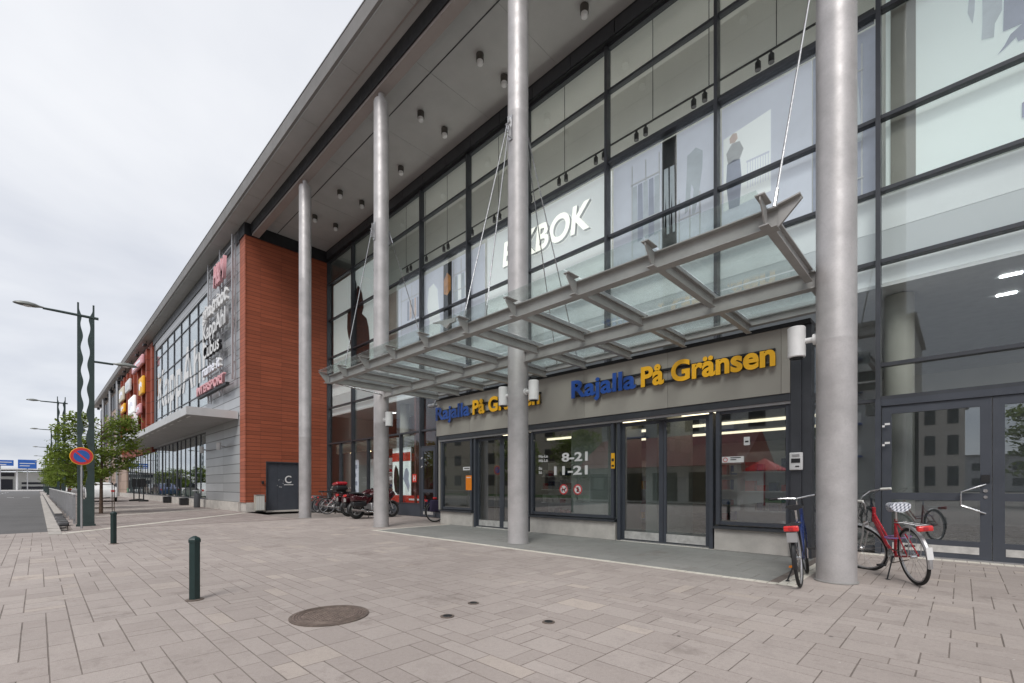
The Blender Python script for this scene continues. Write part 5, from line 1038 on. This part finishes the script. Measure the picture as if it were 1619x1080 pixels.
def bicycle(label, loc, heading, lean=0.0, col='red', steer=0.0, basket=True, rack=True, cover=None, reflector=True, bars='city', bag=None, group=None):
    B = thing('bicycle', label, 'bicycle', loc, group=group); B.rotation_euler = (lean, 0, heading); R_ = 0.345
    hx, hz = 0.36, 0.83   # head tube top
    piv = Vector((0.42, 0, 0)); S = Matrix.Translation(piv) @ Matrix.Rotation(steer, 4, Vector((-0.30, 0, 0.95)).normalized()) @ Matrix.Translation(-piv) if steer else None
    wheel(B, -0.53, R_); wheel(B, 0.56, R_, xfm=S)
    k = MB(); bb = (-0.08, 0, 0.29); ht, hb = (0.335, 0, 0.90), (0.395, 0, 0.70)
    k.tube([(0.39, 0, 0.74), (0.12, 0, 0.42), bb], 0.021, 10); k.tube([(0.36, 0, 0.82), (0.05, 0, 0.50), (-0.16, 0, 0.50)], 0.015, 8)
    k.tube([bb, (-0.24, 0, 0.78)], 0.017, 10); k.tube([ht, hb], 0.023, 12); k.tube([(-0.05, -0.03, 0.29), (-0.05, 0.03, 0.29)], 0.028, 12)
    for s_ in (-1, 1): k.tube([bb, (-0.3, s_*0.04, 0.31), (-0.53, s_*0.055, R_)], 0.009, 6); k.tube([(-0.22, s_*0.015, 0.72), (-0.38, s_*0.045, 0.53), (-0.53, s_*0.055, R_)], 0.008, 6)
    k.build('frame', M[col], B, local=True, smooth=True)
    k = MB()
    for s_ in (-1, 1): k.tube([(0.40, s_*0.045, 0.70), (0.45, s_*0.055, 0.55), (0.56, s_*0.055, R_)], [0.014, 0.012, 0.008], 8)
    k.tube([(0.40, -0.05, 0.705), (0.40, 0.05, 0.705)], 0.015, 8)
    if S: k.xf(S)
    k.build('fork', M['alu' if col == 'red' else col], B, local=True, smooth=True)
    k = MB(); k.tube([(0.335, 0, 0.90), (0.325, 0, 0.99), (0.37, 0, 1.03)], 0.013, 8)
    if bars == 'city':
        for s_ in (-1, 1): k.tube([(0.37, 0, 1.03), (0.40, s_*0.12, 1.06), (0.36, s_*0.24, 1.10), (0.22, s_*0.29, 1.10), (0.14, s_*0.30, 1.09)], 0.011, 8)
        gr = [[(0.24, s_*0.285, 1.10), (0.12, s_*0.30, 1.088)] for s_ in (-1, 1)]
    else:
        for s_ in (-1, 1): k.tube([(0.37, 0, 1.03), (0.36, s_*0.15, 1.05), (0.30, s_*0.29, 1.06)], 0.011, 8)
        gr = [[(0.325, s_*0.22, 1.055), (0.28, s_*0.32, 1.058)] for s_ in (-1, 1)]
    if S: k.xf(S)
    h = k.build('handlebar', M['chrome'], B, local=True, smooth=True)
    for g_ in gr:
        k = MB().tube(g_, 0.017, 10)
        if S: k.xf(S)
        k.build('grip', M['offwhite' if col == 'red' else 'black'], h, local=True, smooth=True)
    k = MB()
    for s_ in (-1, 1): k.tube([gr[0 if s_ < 0 else 1][0], (gr[0][0][0]+0.07, s_*0.20, 1.05)], 0.006, 5)
    k.tube([(0.38, 0.06, 1.04), (0.44, 0.10, 0.95), (0.41, 0.03, 0.72)], 0.004, 5); k.tube([(0.38, -0.06, 1.04), (0.45, -0.08, 0.93), (0.36, -0.03, 0.78)], 0.004, 5)
    if S: k.xf(S)
    k.build('brake_cable', M['black'], h, local=True)
    k = MB(); k.tube([(-0.24, 0, 0.76), (-0.275, 0, 0.90)], 0.0125, 8).build('seat_post', M['chrome'], B, local=True)
    k = MB(); prof = [(-0.40, 0.085, 0.945), (-0.36, 0.10, 0.95), (-0.28, 0.075, 0.945), (-0.20, 0.035, 0.94), (-0.13, 0.022, 0.935)]
    k.loft([[(x, w_*math.cos(2*PI*j/12), z+0.028*math.sin(2*PI*j/12)-0.01) for j in range(12)] for x, w_, z in prof]); sd_ = k.build('saddle', M['black'], B, local=True, smooth=True)
    if cover: 
        k = MB(); k.loft([[(x+(0.02 if x > -.2 else -0.015), (w_+0.02)*math.cos(2*PI*j/14), z+0.005+(0.045 if math.sin(2*PI*j/14) > 0 else 0.075)*math.sin(2*PI*j/14)) for j in range(14)] for x, w_, z in prof]); k.build('saddle_cover', M['check'], B, local=True, smooth=True)
    f = fender(B, -0.53, R_, R(15) if col != 'red' else R(60), R(195), M['alu'] if col == 'red' else M['black']); fender(B, 0.56, R_, R(25), R(190), M['alu'] if col == 'red' else M['black'], S)
    if col == 'red': MB().box(-0.905, -0.895, -0.03, 0.03, 0.36, 0.50).build('white_flap', M['white'], B, local=True)
    k = MB(); k.lathe((-0.08, 0.045, 0.29), [(0.09, 0), (0.09, 0.004)], 28, 'y'); k.build('chainring', M['chrome'], B, local=True)
    k = MB(); k.tube([(-0.08, 0.05, 0.385), (-0.30, 0.05, 0.385), (-0.53, 0.05, 0.38)], 0.006, 5); k.tube([(-0.08, 0.05, 0.20), (-0.53, 0.05, 0.31)], 0.006, 5); k.build('chain', M['iron'], B, local=True)
    for s_, a in ((1, R(-50)), (-1, R(130))):
        ex_, ez = -0.08+0.17*math.cos(a), 0.29+0.17*math.sin(a); c = MB().tube([(-0.08, s_*0.06, 0.29), (ex_, s_*0.075, ez)], 0.010, 6).build('crank', M['chrome'], B, local=True)
        MB().rbox(ex_-0.045, ex_+0.045, s_*0.125-0.04, s_*0.125+0.04, ez-0.012, ez+0.012, 0.005).build('pedal', M['black'] if s_ < 0 else M['orange'] if col == 'blue' else M['black'], c, local=True)
    if rack:
        k = MB(); 
        for s_ in (-1, 1): k.tube([(-0.30, s_*0.05, 0.745), (-0.82, s_*0.06, 0.745)], 0.006, 5); k.tube([(-0.70, s_*0.06, 0.745), (-0.55, s_*0.065, R_)], 0.005, 5)
        for x in (-0.38, -0.52, -0.66, -0.80): k.tube([(x, -0.055, 0.745), (x, 0.055, 0.745)], 0.005, 5)
        k.build('rack', M['black'] if col != 'red' else M['alu'], B, local=True)
        r_ = MB().rbox(-0.90, -0.84, -0.075, 0.075, 0.68, 0.745, 0.016).build('rear_light', M['redlens'], B, local=True, smooth=True); MB().box(-0.905, -0.901, -0.022, 0.022, 0.695, 0.73).build('lens', M['red'], r_, local=True)
        if col == 'blue': MB().box(-0.893, -0.885, -0.05, 0.05, 0.56, 0.67).build('reflector_plate', M['alu'], B, local=True)
    k = MB(); k.tube([(-0.14, 0.05, 0.30), (-0.20, 0.17, 0.02)], 0.009, 6); k.rbox(-0.245, -0.165, 0.15, 0.19, 0.002, 0.022, 0.006); k.build('kickstand', M['black'], B, local=True)
    if basket:
        k = MB(); x0, x1, y0, y1, z0, z1 = 0.45, 0.72, -0.17, 0.17, 0.78, 1.0
        for i in range(9):
            y = y0+(y1-y0)*i/8; k.tube([(x0+.02, y*0.85, z0), (x0, y, z1)], 0.0028, 4); k.tube([(x1-.02, y*0.85, z0), (x1, y, z1)], 0.0028, 4)
        for i in range(7): x = x0+(x1-x0)*i/6; k.tube([(x, y0*0.85, z0), (x, y0, z1)], 0.0028, 4); k.tube([(x, y1*0.85, z0), (x, y1, z1)], 0.0028, 4); k.tube([(x, y0*0.85, z0), (x, y1*0.85, z0)], 0.0028, 4)
        for z in (z0, (z0+z1)/2, z1): k.tube([(x0, y0, z), (x1, y0, z), (x1, y1, z), (x0, y1, z), (x0, y0, z)], 0.0045 if z == z1 else 0.003, 5)
        if S: k.xf(S)
        k.build('basket', M['black'], B, local=True)
    if reflector:
        k = MB().lathe((0.56+0.2, -0.012, R_), [(0.035, 0), (0.035, 0.024)], 10, 'y')
        if S: k.xf(S)
        k.build('spoke_reflector', M['orange'], B, local=True)
    if col == 'red' and cover: MB().torus((-0.22, 0.0, 0.55), 0.13, 0.009, 'z', 28, 6).build('cable_lock', pm('lilac_plastic', (0.22, 0.12, 0.32), 0.4), B, local=True, smooth=True)
    if bag:
        b_ = MB(); b_.rbox(-0.78, -0.42, 0.07, 0.20, 0.36, 0.74, 0.04); b_.rbox(-0.78, -0.42, -0.20, -0.07, 0.36, 0.74, 0.04); b_.build('pannier_bag', M['purple'], B, local=True, smooth=True)
        MB().rbox(-0.62, -0.5, -0.05, 0.05, 0.752, 0.82, 0.02).build('saddle_bag', M['signred'], B, local=True, smooth=True)
    return B
def place_bike(rear, front, **kw):
    rx, ry = rear; fx, fy = front; hd = math.atan2(fy-ry, fx-rx); ux, uy = math.cos(hd), math.sin(hd)
    return bicycle(loc=(rx+0.53*ux, ry+0.53*uy, 0.004), heading=hd, **kw)
place_bike((-0.38, 7.38), (-0.93, 8.45), label='red lady bicycle with checked saddle cover beside the dark doors', col='red', steer=R(38), cover=True, basket=True, lean=R(-7))
b_ = place_bike((-1.36, 6.28), (-1.50, 7.40), label='blue bicycle with red rear light leaning on the thick right pillar', col='blue', steer=R(10), basket=False, lean=R(-5), bars='flat')
place_bike((-12.42, 9.12), (-12.2, 10.2), label='bicycle with purple panniers half hidden beside the shopfront corner', col='black', steer=0, basket=False, bag=True, lean=R(4))
place_bike((-19.9, 8.55), (-19.6, 9.65), label='silver bicycle nearest the motorcycles in the corner row', col='alu', steer=R(12), basket=False, group='bicycles parked by the terracotta wall', lean=R(5))
place_bike((-20.7, 8.65), (-20.4, 9.75), label='red framed bicycle in the middle of the corner row', col='red', steer=R(-15), basket=True, group='bicycles parked by the terracotta wall', lean=R(6))
place_bike((-21.4, 8.95), (-21.1, 10.05), label='black bicycle closest to the terracotta wall', col='black', steer=R(15), basket=False, group='bicycles parked by the terracotta wall', lean=R(5))
place_bike((-19.05, 8.45), (-18.6, 9.5), label='white framed bicycle half hidden by the motorcycle with a top box', col='white', steer=R(8), basket=False, group='bicycles parked by the terracotta wall', lean=R(5))

# =================================================================== MOTORCYCLES
def motorcycle(label, loc, heading, topbox=False, body='maroon'):
    B = thing('motorcycle', label, 'motorcycle', loc, group='motorcycles parked in front of the sports shop'); B.rotation_euler = (R(-6), 0, heading)
    for x, R_, wd in ((-0.70, 0.315, 0.075), (0.75, 0.31, 0.06)):
        w = MB().torus((x, 0, R_), R_-wd*0.8, wd*0.8, 'y', 40, 10, flat=1.0).build('wheel', M['rubber'], B, local=True, smooth=True)
        MB().torus((x, 0, R_), R_-wd*1.6-0.01, 0.016, 'y', 36, 6).build('rim', M['alu'], w, local=True, smooth=True)
        k = MB()
        for i in range(6): a = i*PI/3; k.tube([(x, 0, R_), (x+(R_-wd*1.6-0.02)*math.cos(a), 0, R_+(R_-wd*1.6-0.02)*math.sin(a))], [0.03, 0.012], 6)
        k.lathe((x, -0.09, R_), [(0.05, 0), (0.05, 0.18)], 14, 'y'); k.build('wheel_spokes', M['alu'], w, local=True)
        k = MB().lathe((x, -0.085 if x < 0 else -0.095, R_), [(0.13, 0), (0.13, 0.006)], 24, 'y').build('brake_disc', M['chrome'], w, local=True)
    def hull(secs, mat, name, seg=14, parent=None):
        k = MB(); k.loft([[(x, w_*math.cos(2*PI*j/seg), zc+h_*math.sin(2*PI*j/seg)) for j in range(seg)] for x, w_, zc, h_ in secs]); return k.build(name, mat, parent or B, local=True, smooth=True)
    hull([(0.42, 0.09, 0.92, 0.07), (0.30, 0.155, 0.95, 0.12), (0.10, 0.165, 0.94, 0.13), (-0.10, 0.12, 0.86, 0.10), (-0.16, 0.09, 0.84, 0.06)], M[body], 'tank')
    hull([(-0.06, 0.09, 0.84, 0.05), (-0.22, 0.15, 0.82, 0.06), (-0.40, 0.17, 0.84, 0.065), (-0.52, 0.15, 0.89, 0.06), (-0.80, 0.14, 0.92, 0.055), (-0.90, 0.08, 0.92, 0.04)], M['black'], 'seat')
    hull([(-0.30, 0.10, 0.72, 0.07), (-0.70, 0.12, 0.80, 0.09), (-1.02, 0.10, 0.86, 0.06), (-1.10, 0.05, 0.87, 0.04)], M[body], 'tail_fairing')
    MB().rbox(-1.14, -1.08, -0.09, 0.09, 0.80, 0.88, 0.015).build('tail_light', M['redlens'], B, local=True, smooth=True)
    # front fairing
    k = MB(); k.loft([[(x, w_*math.cos(2*PI*j/16), zc+h_*math.sin(2*PI*j/16)) for j in range(16)] for x, w_, zc, h_ in ((0.40, 0.22, 0.72, 0.20), (0.55, 0.27, 0.80, 0.27), (0.72, 0.23, 0.88, 0.20), (0.86, 0.12, 0.88, 0.10), (0.90, 0.05, 0.87, 0.05))]); fa = k.build('fairing', M[body], B, local=True, smooth=True)
    MB().rbox(0.80, 0.905, -0.10, 0.10, 0.82, 0.93, 0.03).build('headlight', M['white'], fa, local=True, smooth=True)
    k = MB(); k.loft([[(x, y, z) for y in (-w_, -w_*.6, 0, w_*.6, w_)] + [(x-0.008, y, z) for y in (w_, w_*.6, 0, -w_*.6, -w_)] for x, w_, z in ((0.74, 0.20, 1.02), (0.66, 0.19, 1.18), (0.57, 0.15, 1.33), (0.53, 0.09, 1.38))]); k.build('windscreen', M['screen'], fa, local=True, smooth=True)
    for s_ in (-1, 1):
        k = MB(); k.tube([(0.52, s_*0.2, 0.98), (0.50, s_*0.36, 1.10)], 0.01, 6); k.rbox(0.47, 0.51, s_*0.40-0.07, s_*0.40+0.07, 1.06, 1.15, 0.015); k.build('mirror', M['black'], B, local=True)
        k = MB(); k.prism([(0.45, 0.52), (0.30, 0.80), (0.05, 0.78), (-0.12, 0.60), (0.0, 0.36), (0.35, 0.34)], 'y', s_*0.17, s_*0.215); k.build('side_fairing', M[body], B, local=True)
        k = MB(); k.tube([(0.50, s_*0.11, 0.95), (0.75, s_*0.10, 0.31)], [0.028, 0.022], 10); k.build('fork_leg', M['alu'], B, local=True, smooth=True)
        k = MB(); k.rbox(-1.04, -0.50, s_*0.20, s_*0.42, 0.42, 0.60, 0.05); pn = k.build('pannier', M['black'], B, local=True, smooth=True)
        MB().rbox(-1.05, -0.47, s_*0.19, s_*0.43, 0.605, 0.80, 0.05).build('pannier_lid', M[body], pn, local=True, smooth=True)
        k = MB(); k.tube([(0.30, s_*0.15, 0.28), (-0.10, s_*0.18, 0.20), (-0.40, s_*0.19, 0.24)], 0.025, 10); k.tube([(-0.40, s_*0.19, 0.24), (-0.52, s_*0.20, 0.29), (-0.98, s_*0.21, 0.36)], [0.03, 0.05, 0.052], 14); k.build('exhaust', M['chrome'], B, local=True, smooth=True)
        k = MB(); k.tube([(0.42, s_*0.06, 1.0), (0.36, s_*0.26, 1.03), (0.22, s_*0.36, 1.02)], 0.012, 8); hb_ = k.build('handlebar', M['black'], B, local=True); MB().tube([(0.28, s_*0.32, 1.022), (0.20, s_*0.375, 1.018)], 0.02, 10).build('grip', M['rubber'], hb_, local=True)
    k = MB(); k.rbox(-0.20, 0.30, -0.15, 0.15, 0.26, 0.56, 0.05); k.lathe((-0.0, -0.20, 0.38), [(0.11, 0), (0.12, 0.02), (0.12, 0.38), (0.11, 0.40)], 20, 'y'); k.lathe((0.2, -0.19, 0.42), [(0.08, 0), (0.08, 0.38)], 18, 'y')
    for i in range(6): k.box(0.05, 0.33, -0.16, 0.16, 0.57+i*0.022, 0.58+i*0.022)
    k.build('engine', M['alu'], B, local=True, smooth=True)
    MB().tube([(0.0, 0, 0.35), (-0.35, 0.1, 0.30), (-0.70, 0.11, 0.315)], 0.03, 8).build('swing_arm', M['black'], B, local=True)
    k = MB(); n = 12; k.loft([[(0.75+(0.335+dr)*math.cos(a), y, 0.31+(0.335+dr)*math.sin(a)) for y, dr in ((-0.07, -0.03), (-0.05, 0), (0.05, 0), (0.07, -0.03), (0.04, -0.015), (-0.04, -0.015))] for a in [R(25)+R(130)*i/n for i in range(n+1)]]); k.build('front_mudguard', M[body], B, local=True, smooth=True)
    k = MB(); k.loft([[(-0.70+(0.345+dr)*math.cos(a), y, 0.32+(0.345+dr)*math.sin(a)) for y, dr in ((-0.08, -0.03), (-0.05, 0), (0.05, 0), (0.08, -0.03))] for a in [R(75)+R(115)*i/n for i in range(n+1)]]); k.build('rear_mudguard', M['black'], B, local=True, smooth=True)
    MB().box(-1.13, -1.12, -0.08, 0.08, 0.62, 0.74).build('number_plate', M['beam'], B, local=True)
    MB().tube([(-0.08, 0.12, 0.22), (-0.12, 0.28, 0.01)], 0.012, 6).build('side_stand', M['black'], B, local=True)
    if topbox:
        t_ = MB().rbox(-1.22, -0.78, -0.24, 0.24, 1.02, 1.20, 0.06).build('top_box', M['black'], B, local=True, smooth=True); MB().rbox(-1.23, -0.77, -0.25, 0.25, 1.202, 1.34, 0.07).build('top_box_lid', M['red'], t_, local=True, smooth=True)
        MB().box(-1.15, -0.8, -0.08, 0.08, 0.96, 1.018).build('carrier', M['black'], B, local=True)
    return B
motorcycle('dark red touring motorcycle with panniers, partly behind the pillar', (-15.62, 8.72, 0.004), R(91))
motorcycle('motorcycle with red and black top box behind the touring one', (-16.95, 9.1, 0.004), R(86), topbox=True, body='maroon')

# =================================================================== CAR AND FAR END OF THE STREET
def car(label, loc, heading, col, group=None):
    c = thing('parked_car', label, 'car', loc, rz=heading, group=group)
    prof = [(-2.1, 0.35), (-2.15, 0.7), (-2.05, 0.92), (-1.7, 0.98), (-1.25, 1.38), (-0.4, 1.46), (0.5, 1.42), (1.15, 1.02), (1.95, 0.86), (2.12, 0.65), (2.1, 0.35)]
    k = MB(); k.loft([[(x, y, (z if z < 1 else 1+(z-1)*(0.97 if abs(y) < 0.8 else 0.3))) for x, z in prof] for y in (-0.86, -0.80, -0.45, 0.45, 0.80, 0.86)]); b = k.build('body', M[col], c, local=True, smooth=True)
    for s_ in (-1, 1): MB().prism([(-1.35, 1.02), (-1.1, 1.33), (-0.35, 1.39), (0.4, 1.36), (0.95, 1.04)], 'y', s_*0.74, s_*0.872).build('side_window', M['black'], c, local=True)
    MB().prism([(0.55, 1.415), (0.6, 1.43), (1.2, 1.03), (1.14, 1.01)], 'y', -0.66, 0.66).build('windscreen', M['black'], c, local=True)
    for x in (-1.3, 1.32):
        for s_ in (-1, 1): w = MB().lathe((x, s_*0.78-0.1, 0.32), [(0.30, 0), (0.32, 0.03), (0.32, 0.17), (0.30, 0.2)], 26, 'y').build('wheel', M['rubber'], c, local=True, smooth=True); MB().lathe((x, s_*0.885-0.005, 0.32), [(0.19, 0), (0.19, 0.01)], 20, 'y').build('hubcap', M['alu'], w, local=True)
    for s_ in (-1, 1): MB().rbox(2.02, 2.12, s_*0.62-0.16, s_*0.62+0.16, 0.62, 0.76, 0.03).build('headlight', M['chrome'], c, local=True); MB().rbox(-2.14, -2.05, s_*0.66-0.12, s_*0.66+0.12, 0.7, 0.88, 0.03).build('tail_light', M['redlens'], c, local=True)
    return c
car('white parked car seen through the railing behind the nearest lamp', (-47, 3.4, 0.004), R(175), 'white', 'cars parked beyond the railing')
car('dark blue parked car behind the railing farther along the street', (-60, 4.0, 0.004), R(178), 'blue', 'cars parked beyond the railing')
car('silver parked car farthest along the street behind the railing', (-72, 3.2, 0.004), R(178), 'alu', 'cars parked beyond the railing')
FX = -190
st = thing('station_hall', 'low white hall with a curved roof at the far end of the street', 'building', (FX, -9, 0))
k = MB(); prof = [(-27, 3.6), (-20, 4.7), (-14, 5.5), (-8, 6.0), (-2, 6.2), (6, 6.0)]
k.loft([[(x, y, z) for y, z in prof] + [(x, y, z-0.5) for y, z in prof[::-1]] for x in (FX-14, FX+6)]); k.build('roof', M['white'], st)
MB().box(FX-12, FX-0.5, -20, 6, 0, 5.0).build('wall', M['offwhite'], st)
for y0, y1, z0, z1 in ((-13, -4.6, 3.8, 4.8), (-12.5, -4.9, 0.2, 3.0), (-3.2, 5.5, 1.6, 2.2), (-3.2, 5.5, 0.3, 1.0)): MB().box(FX-0.498, FX-0.3, y0, y1, z0, z1).build('window', M['cloth'], st)
for y in (-4.0, -13.5, 5.9): MB().lathe((FX+4.5, y, 0), [(0.22, 0), (0.22, 5.4)], 10).build('column', M['white'], st)
for i, (y0, y1) in enumerate(((-20, -13), (-30, -22))):
    s_ = thing('steel_arch', ('white tubular arch in front of the far hall', 'white tubular arch farther from the hall')[i], 'arch', (FX+22, (y0+y1)/2, 0)); k = MB(); n = 14
    k.tube([(FX+22, (y0+y1)/2-(y1-y0)/2*math.cos(PI*j/n), 4.6*math.sin(PI*j/n)**0.6+0.02) for j in range(n+1)], 0.35, 8); k.build('tube', M['white'], s_, smooth=True)
for i, (y0, y1, z0, z1) in enumerate(((-3.4, -0.2, 5.4, 7.6), (-8.5, -4.1, 6.0, 7.4))):
    s_ = thing('direction_sign', ('blue road sign hanging over the road, right one', 'wide blue road sign hanging over the road, left one')[i], 'road sign', (-165, (y0+y1)/2, 0), group='blue gantry signs at the far end')
    MB().rbox(-165, -164.8, y0, y1, z0, z1, 0.05).build('sign_plate', M['roadblue'], s_); MB().box(-164.79, -164.76, y0+0.3, y1-0.3, (z0+z1)/2+0.1, (z0+z1)/2+0.25).box(-164.79, -164.76, y0+0.3, y1-1.2, (z0+z1)/2-0.5, (z0+z1)/2-0.35).build('white_line', M['white'], s_)
    MB().box(-165.3, -165.1, (y0+y1)/2-0.1, (y0+y1)/2+0.1, 0, z1).build('pole', M['alu'], s_)
w_ = MB(); rr = random.Random(4)
for i in range(160):
    y = -220+i*2.4; h_ = rr.uniform(4, 9); w_.blob((-330+rr.uniform(-14, 14), y, h_*0.45), (4, 3.2, h_*0.55), u=8, v=5)
tag(w_.build('far_woods', M['leafdark'], local=True), 'dark distant tree belt on the horizon', 'trees', kind='stuff')

# =================================================================== ACROSS THE PLAZA (seen in the glass)
WINDARK = pm('dark_window_glass', (0.02, 0.024, 0.032), 0.12)
def block(label, x0, x1, y0, y1, h, wall, ww, fl, cat='building', roofm='fascia_metal', balc=None):
    b = thing('apartment_block', label, cat, ((x0+x1)/2, (y0+y1)/2, 0), group='blocks across the plaza')
    MB().box(x0, x1, y0, y1, 0, h).build('wall', wall, b); MB().box(x0-0.3, x1+0.3, y0-0.3, y1+0.3, h+0.001, h+0.35).build('roof', M[roofm], b)
    n = int((x1-x0)/ww); k = 0
    for f_ in range(fl):
        z = 1.2+f_*(h-1)/fl
        for i in range(n):
            x = x0+(i+0.5)*(x1-x0)/n; w = MB().box(x-ww*0.24, x+ww*0.24, y1+0.001, y1+0.04, z, z+1.6).build('window', M['frame'], b); MB().box(x-ww*0.24+0.06, x+ww*0.24-0.06, y1+0.041, y1+0.045, z+0.06, z+1.44).build('pane', WINDARK, w)
            if balc and i % 3 == 1 and f_ > 0: q = MB().box(x-ww*0.45, x+ww*0.45, y1+0.05, y1+1.1, z-0.35, z-0.2).build('balcony', M[balc], b); MB().box(x-ww*0.45, x+ww*0.45, y1+1.05, y1+1.1, z-0.19, z+0.7).build('rail_panel', M['white'], q)
    return b
block('beige flats with regular square windows facing the mall', -62, -36, -40, -28, 13.5, pm('beige_render', (0.42, 0.37, 0.31), 0.8, 0, 0.06, 0.3), 3.4, 4)
block('pale grey flats with blue balconies behind the red roofed pavilion', -32, -3, -44, -31, 15.5, pm('grey_render', (0.46, 0.46, 0.45), 0.8, 0, 0.06, 0.3), 3.2, 5, balc='signblue')
block('tall white flats to the right of the pavilion', 12, 34, -52, -38, 17.0, pm('white_render', (0.6, 0.6, 0.58), 0.8, 0, 0.05, 0.3), 3.0, 5, balc='slatemetal')
block('narrow beige house at the right end of the grey flats', -2.6, 0.2, -42, -31, 8.6, pm('brick_render', (0.52, 0.48, 0.44), 0.8, 0, 0.06, 0.3), 1.4, 3)
block('very distant low pale row behind the plaza', -60, 90, -140, -120, 7.5, pm('distant_render', (0.35, 0.35, 0.36), 0.8), 6.0, 2)
block('low dark shop row at the left end across the road', -95, -66, -36, -24, 4.2, pm('brown_render', (0.22, 0.17, 0.14), 0.8, 0, 0.06, 0.3), 4.0, 2)
pv = thing('market_pavilion', 'low kiosk with red sheet roof and dark front across the plaza', 'kiosk', (-15.5, -14, 0))
MB().box(-21, -10, -18, -12.5, 0, 2.5).build('wall', M['offwhite'], pv); MB().prism([(-18.6, 2.501), (-11.6, 2.501), (-15.3, 4.9)], 'x', -21.6, -9.4).build('roof', M['redroof'], pv)
for x in (-20, -17.4, -14.8, -12.2): MB().box(x-0.9, x+0.9, -12.499, -12.46, 0.15, 2.1).build('door', M['black'], pv)
for i, x in enumerate((-8.6,)):
    s_ = thing('parasol', 'red market parasol beside the kiosk', 'parasol', (x, -13, 0)); MB().tube([(0, 0, 0), (0, 0, 2.9)], 0.04, 8).build('pole', M['red'], s_, local=True); MB().lathe((0, 0, 2.1), [(1.3, 0), (1.28, 0.05), (0.05, 0.75)], 8).build('canopy', M['signred'], s_, local=True)
T3 = tree('large leafy tree across the road opposite the shop doors', -24, -15, 6.5, 2.3, 31, 3500, 2.2, lsize=0.16, grp='trees across the road')
for x, y, lb in ((-33, -17, 'large leafy tree across the road opposite the terracotta wall'), (-44, -13, 'large leafy tree across the road opposite the white lettering'), (-56, -14, 'large leafy tree across the road opposite the red wall'), (4, -20, 'large leafy tree across the plaza near the white flats')): dup(T3, (x, y, 0), rz=x*0.7, label=lb)
tag(MB().box(-90, -8, -30, -19, -0.1, 0.0).build('lawn', pm('grass_green', (0.06, 0.12, 0.03), 0.95, 0, 0.3, 0.5), local=True), kind='structure')
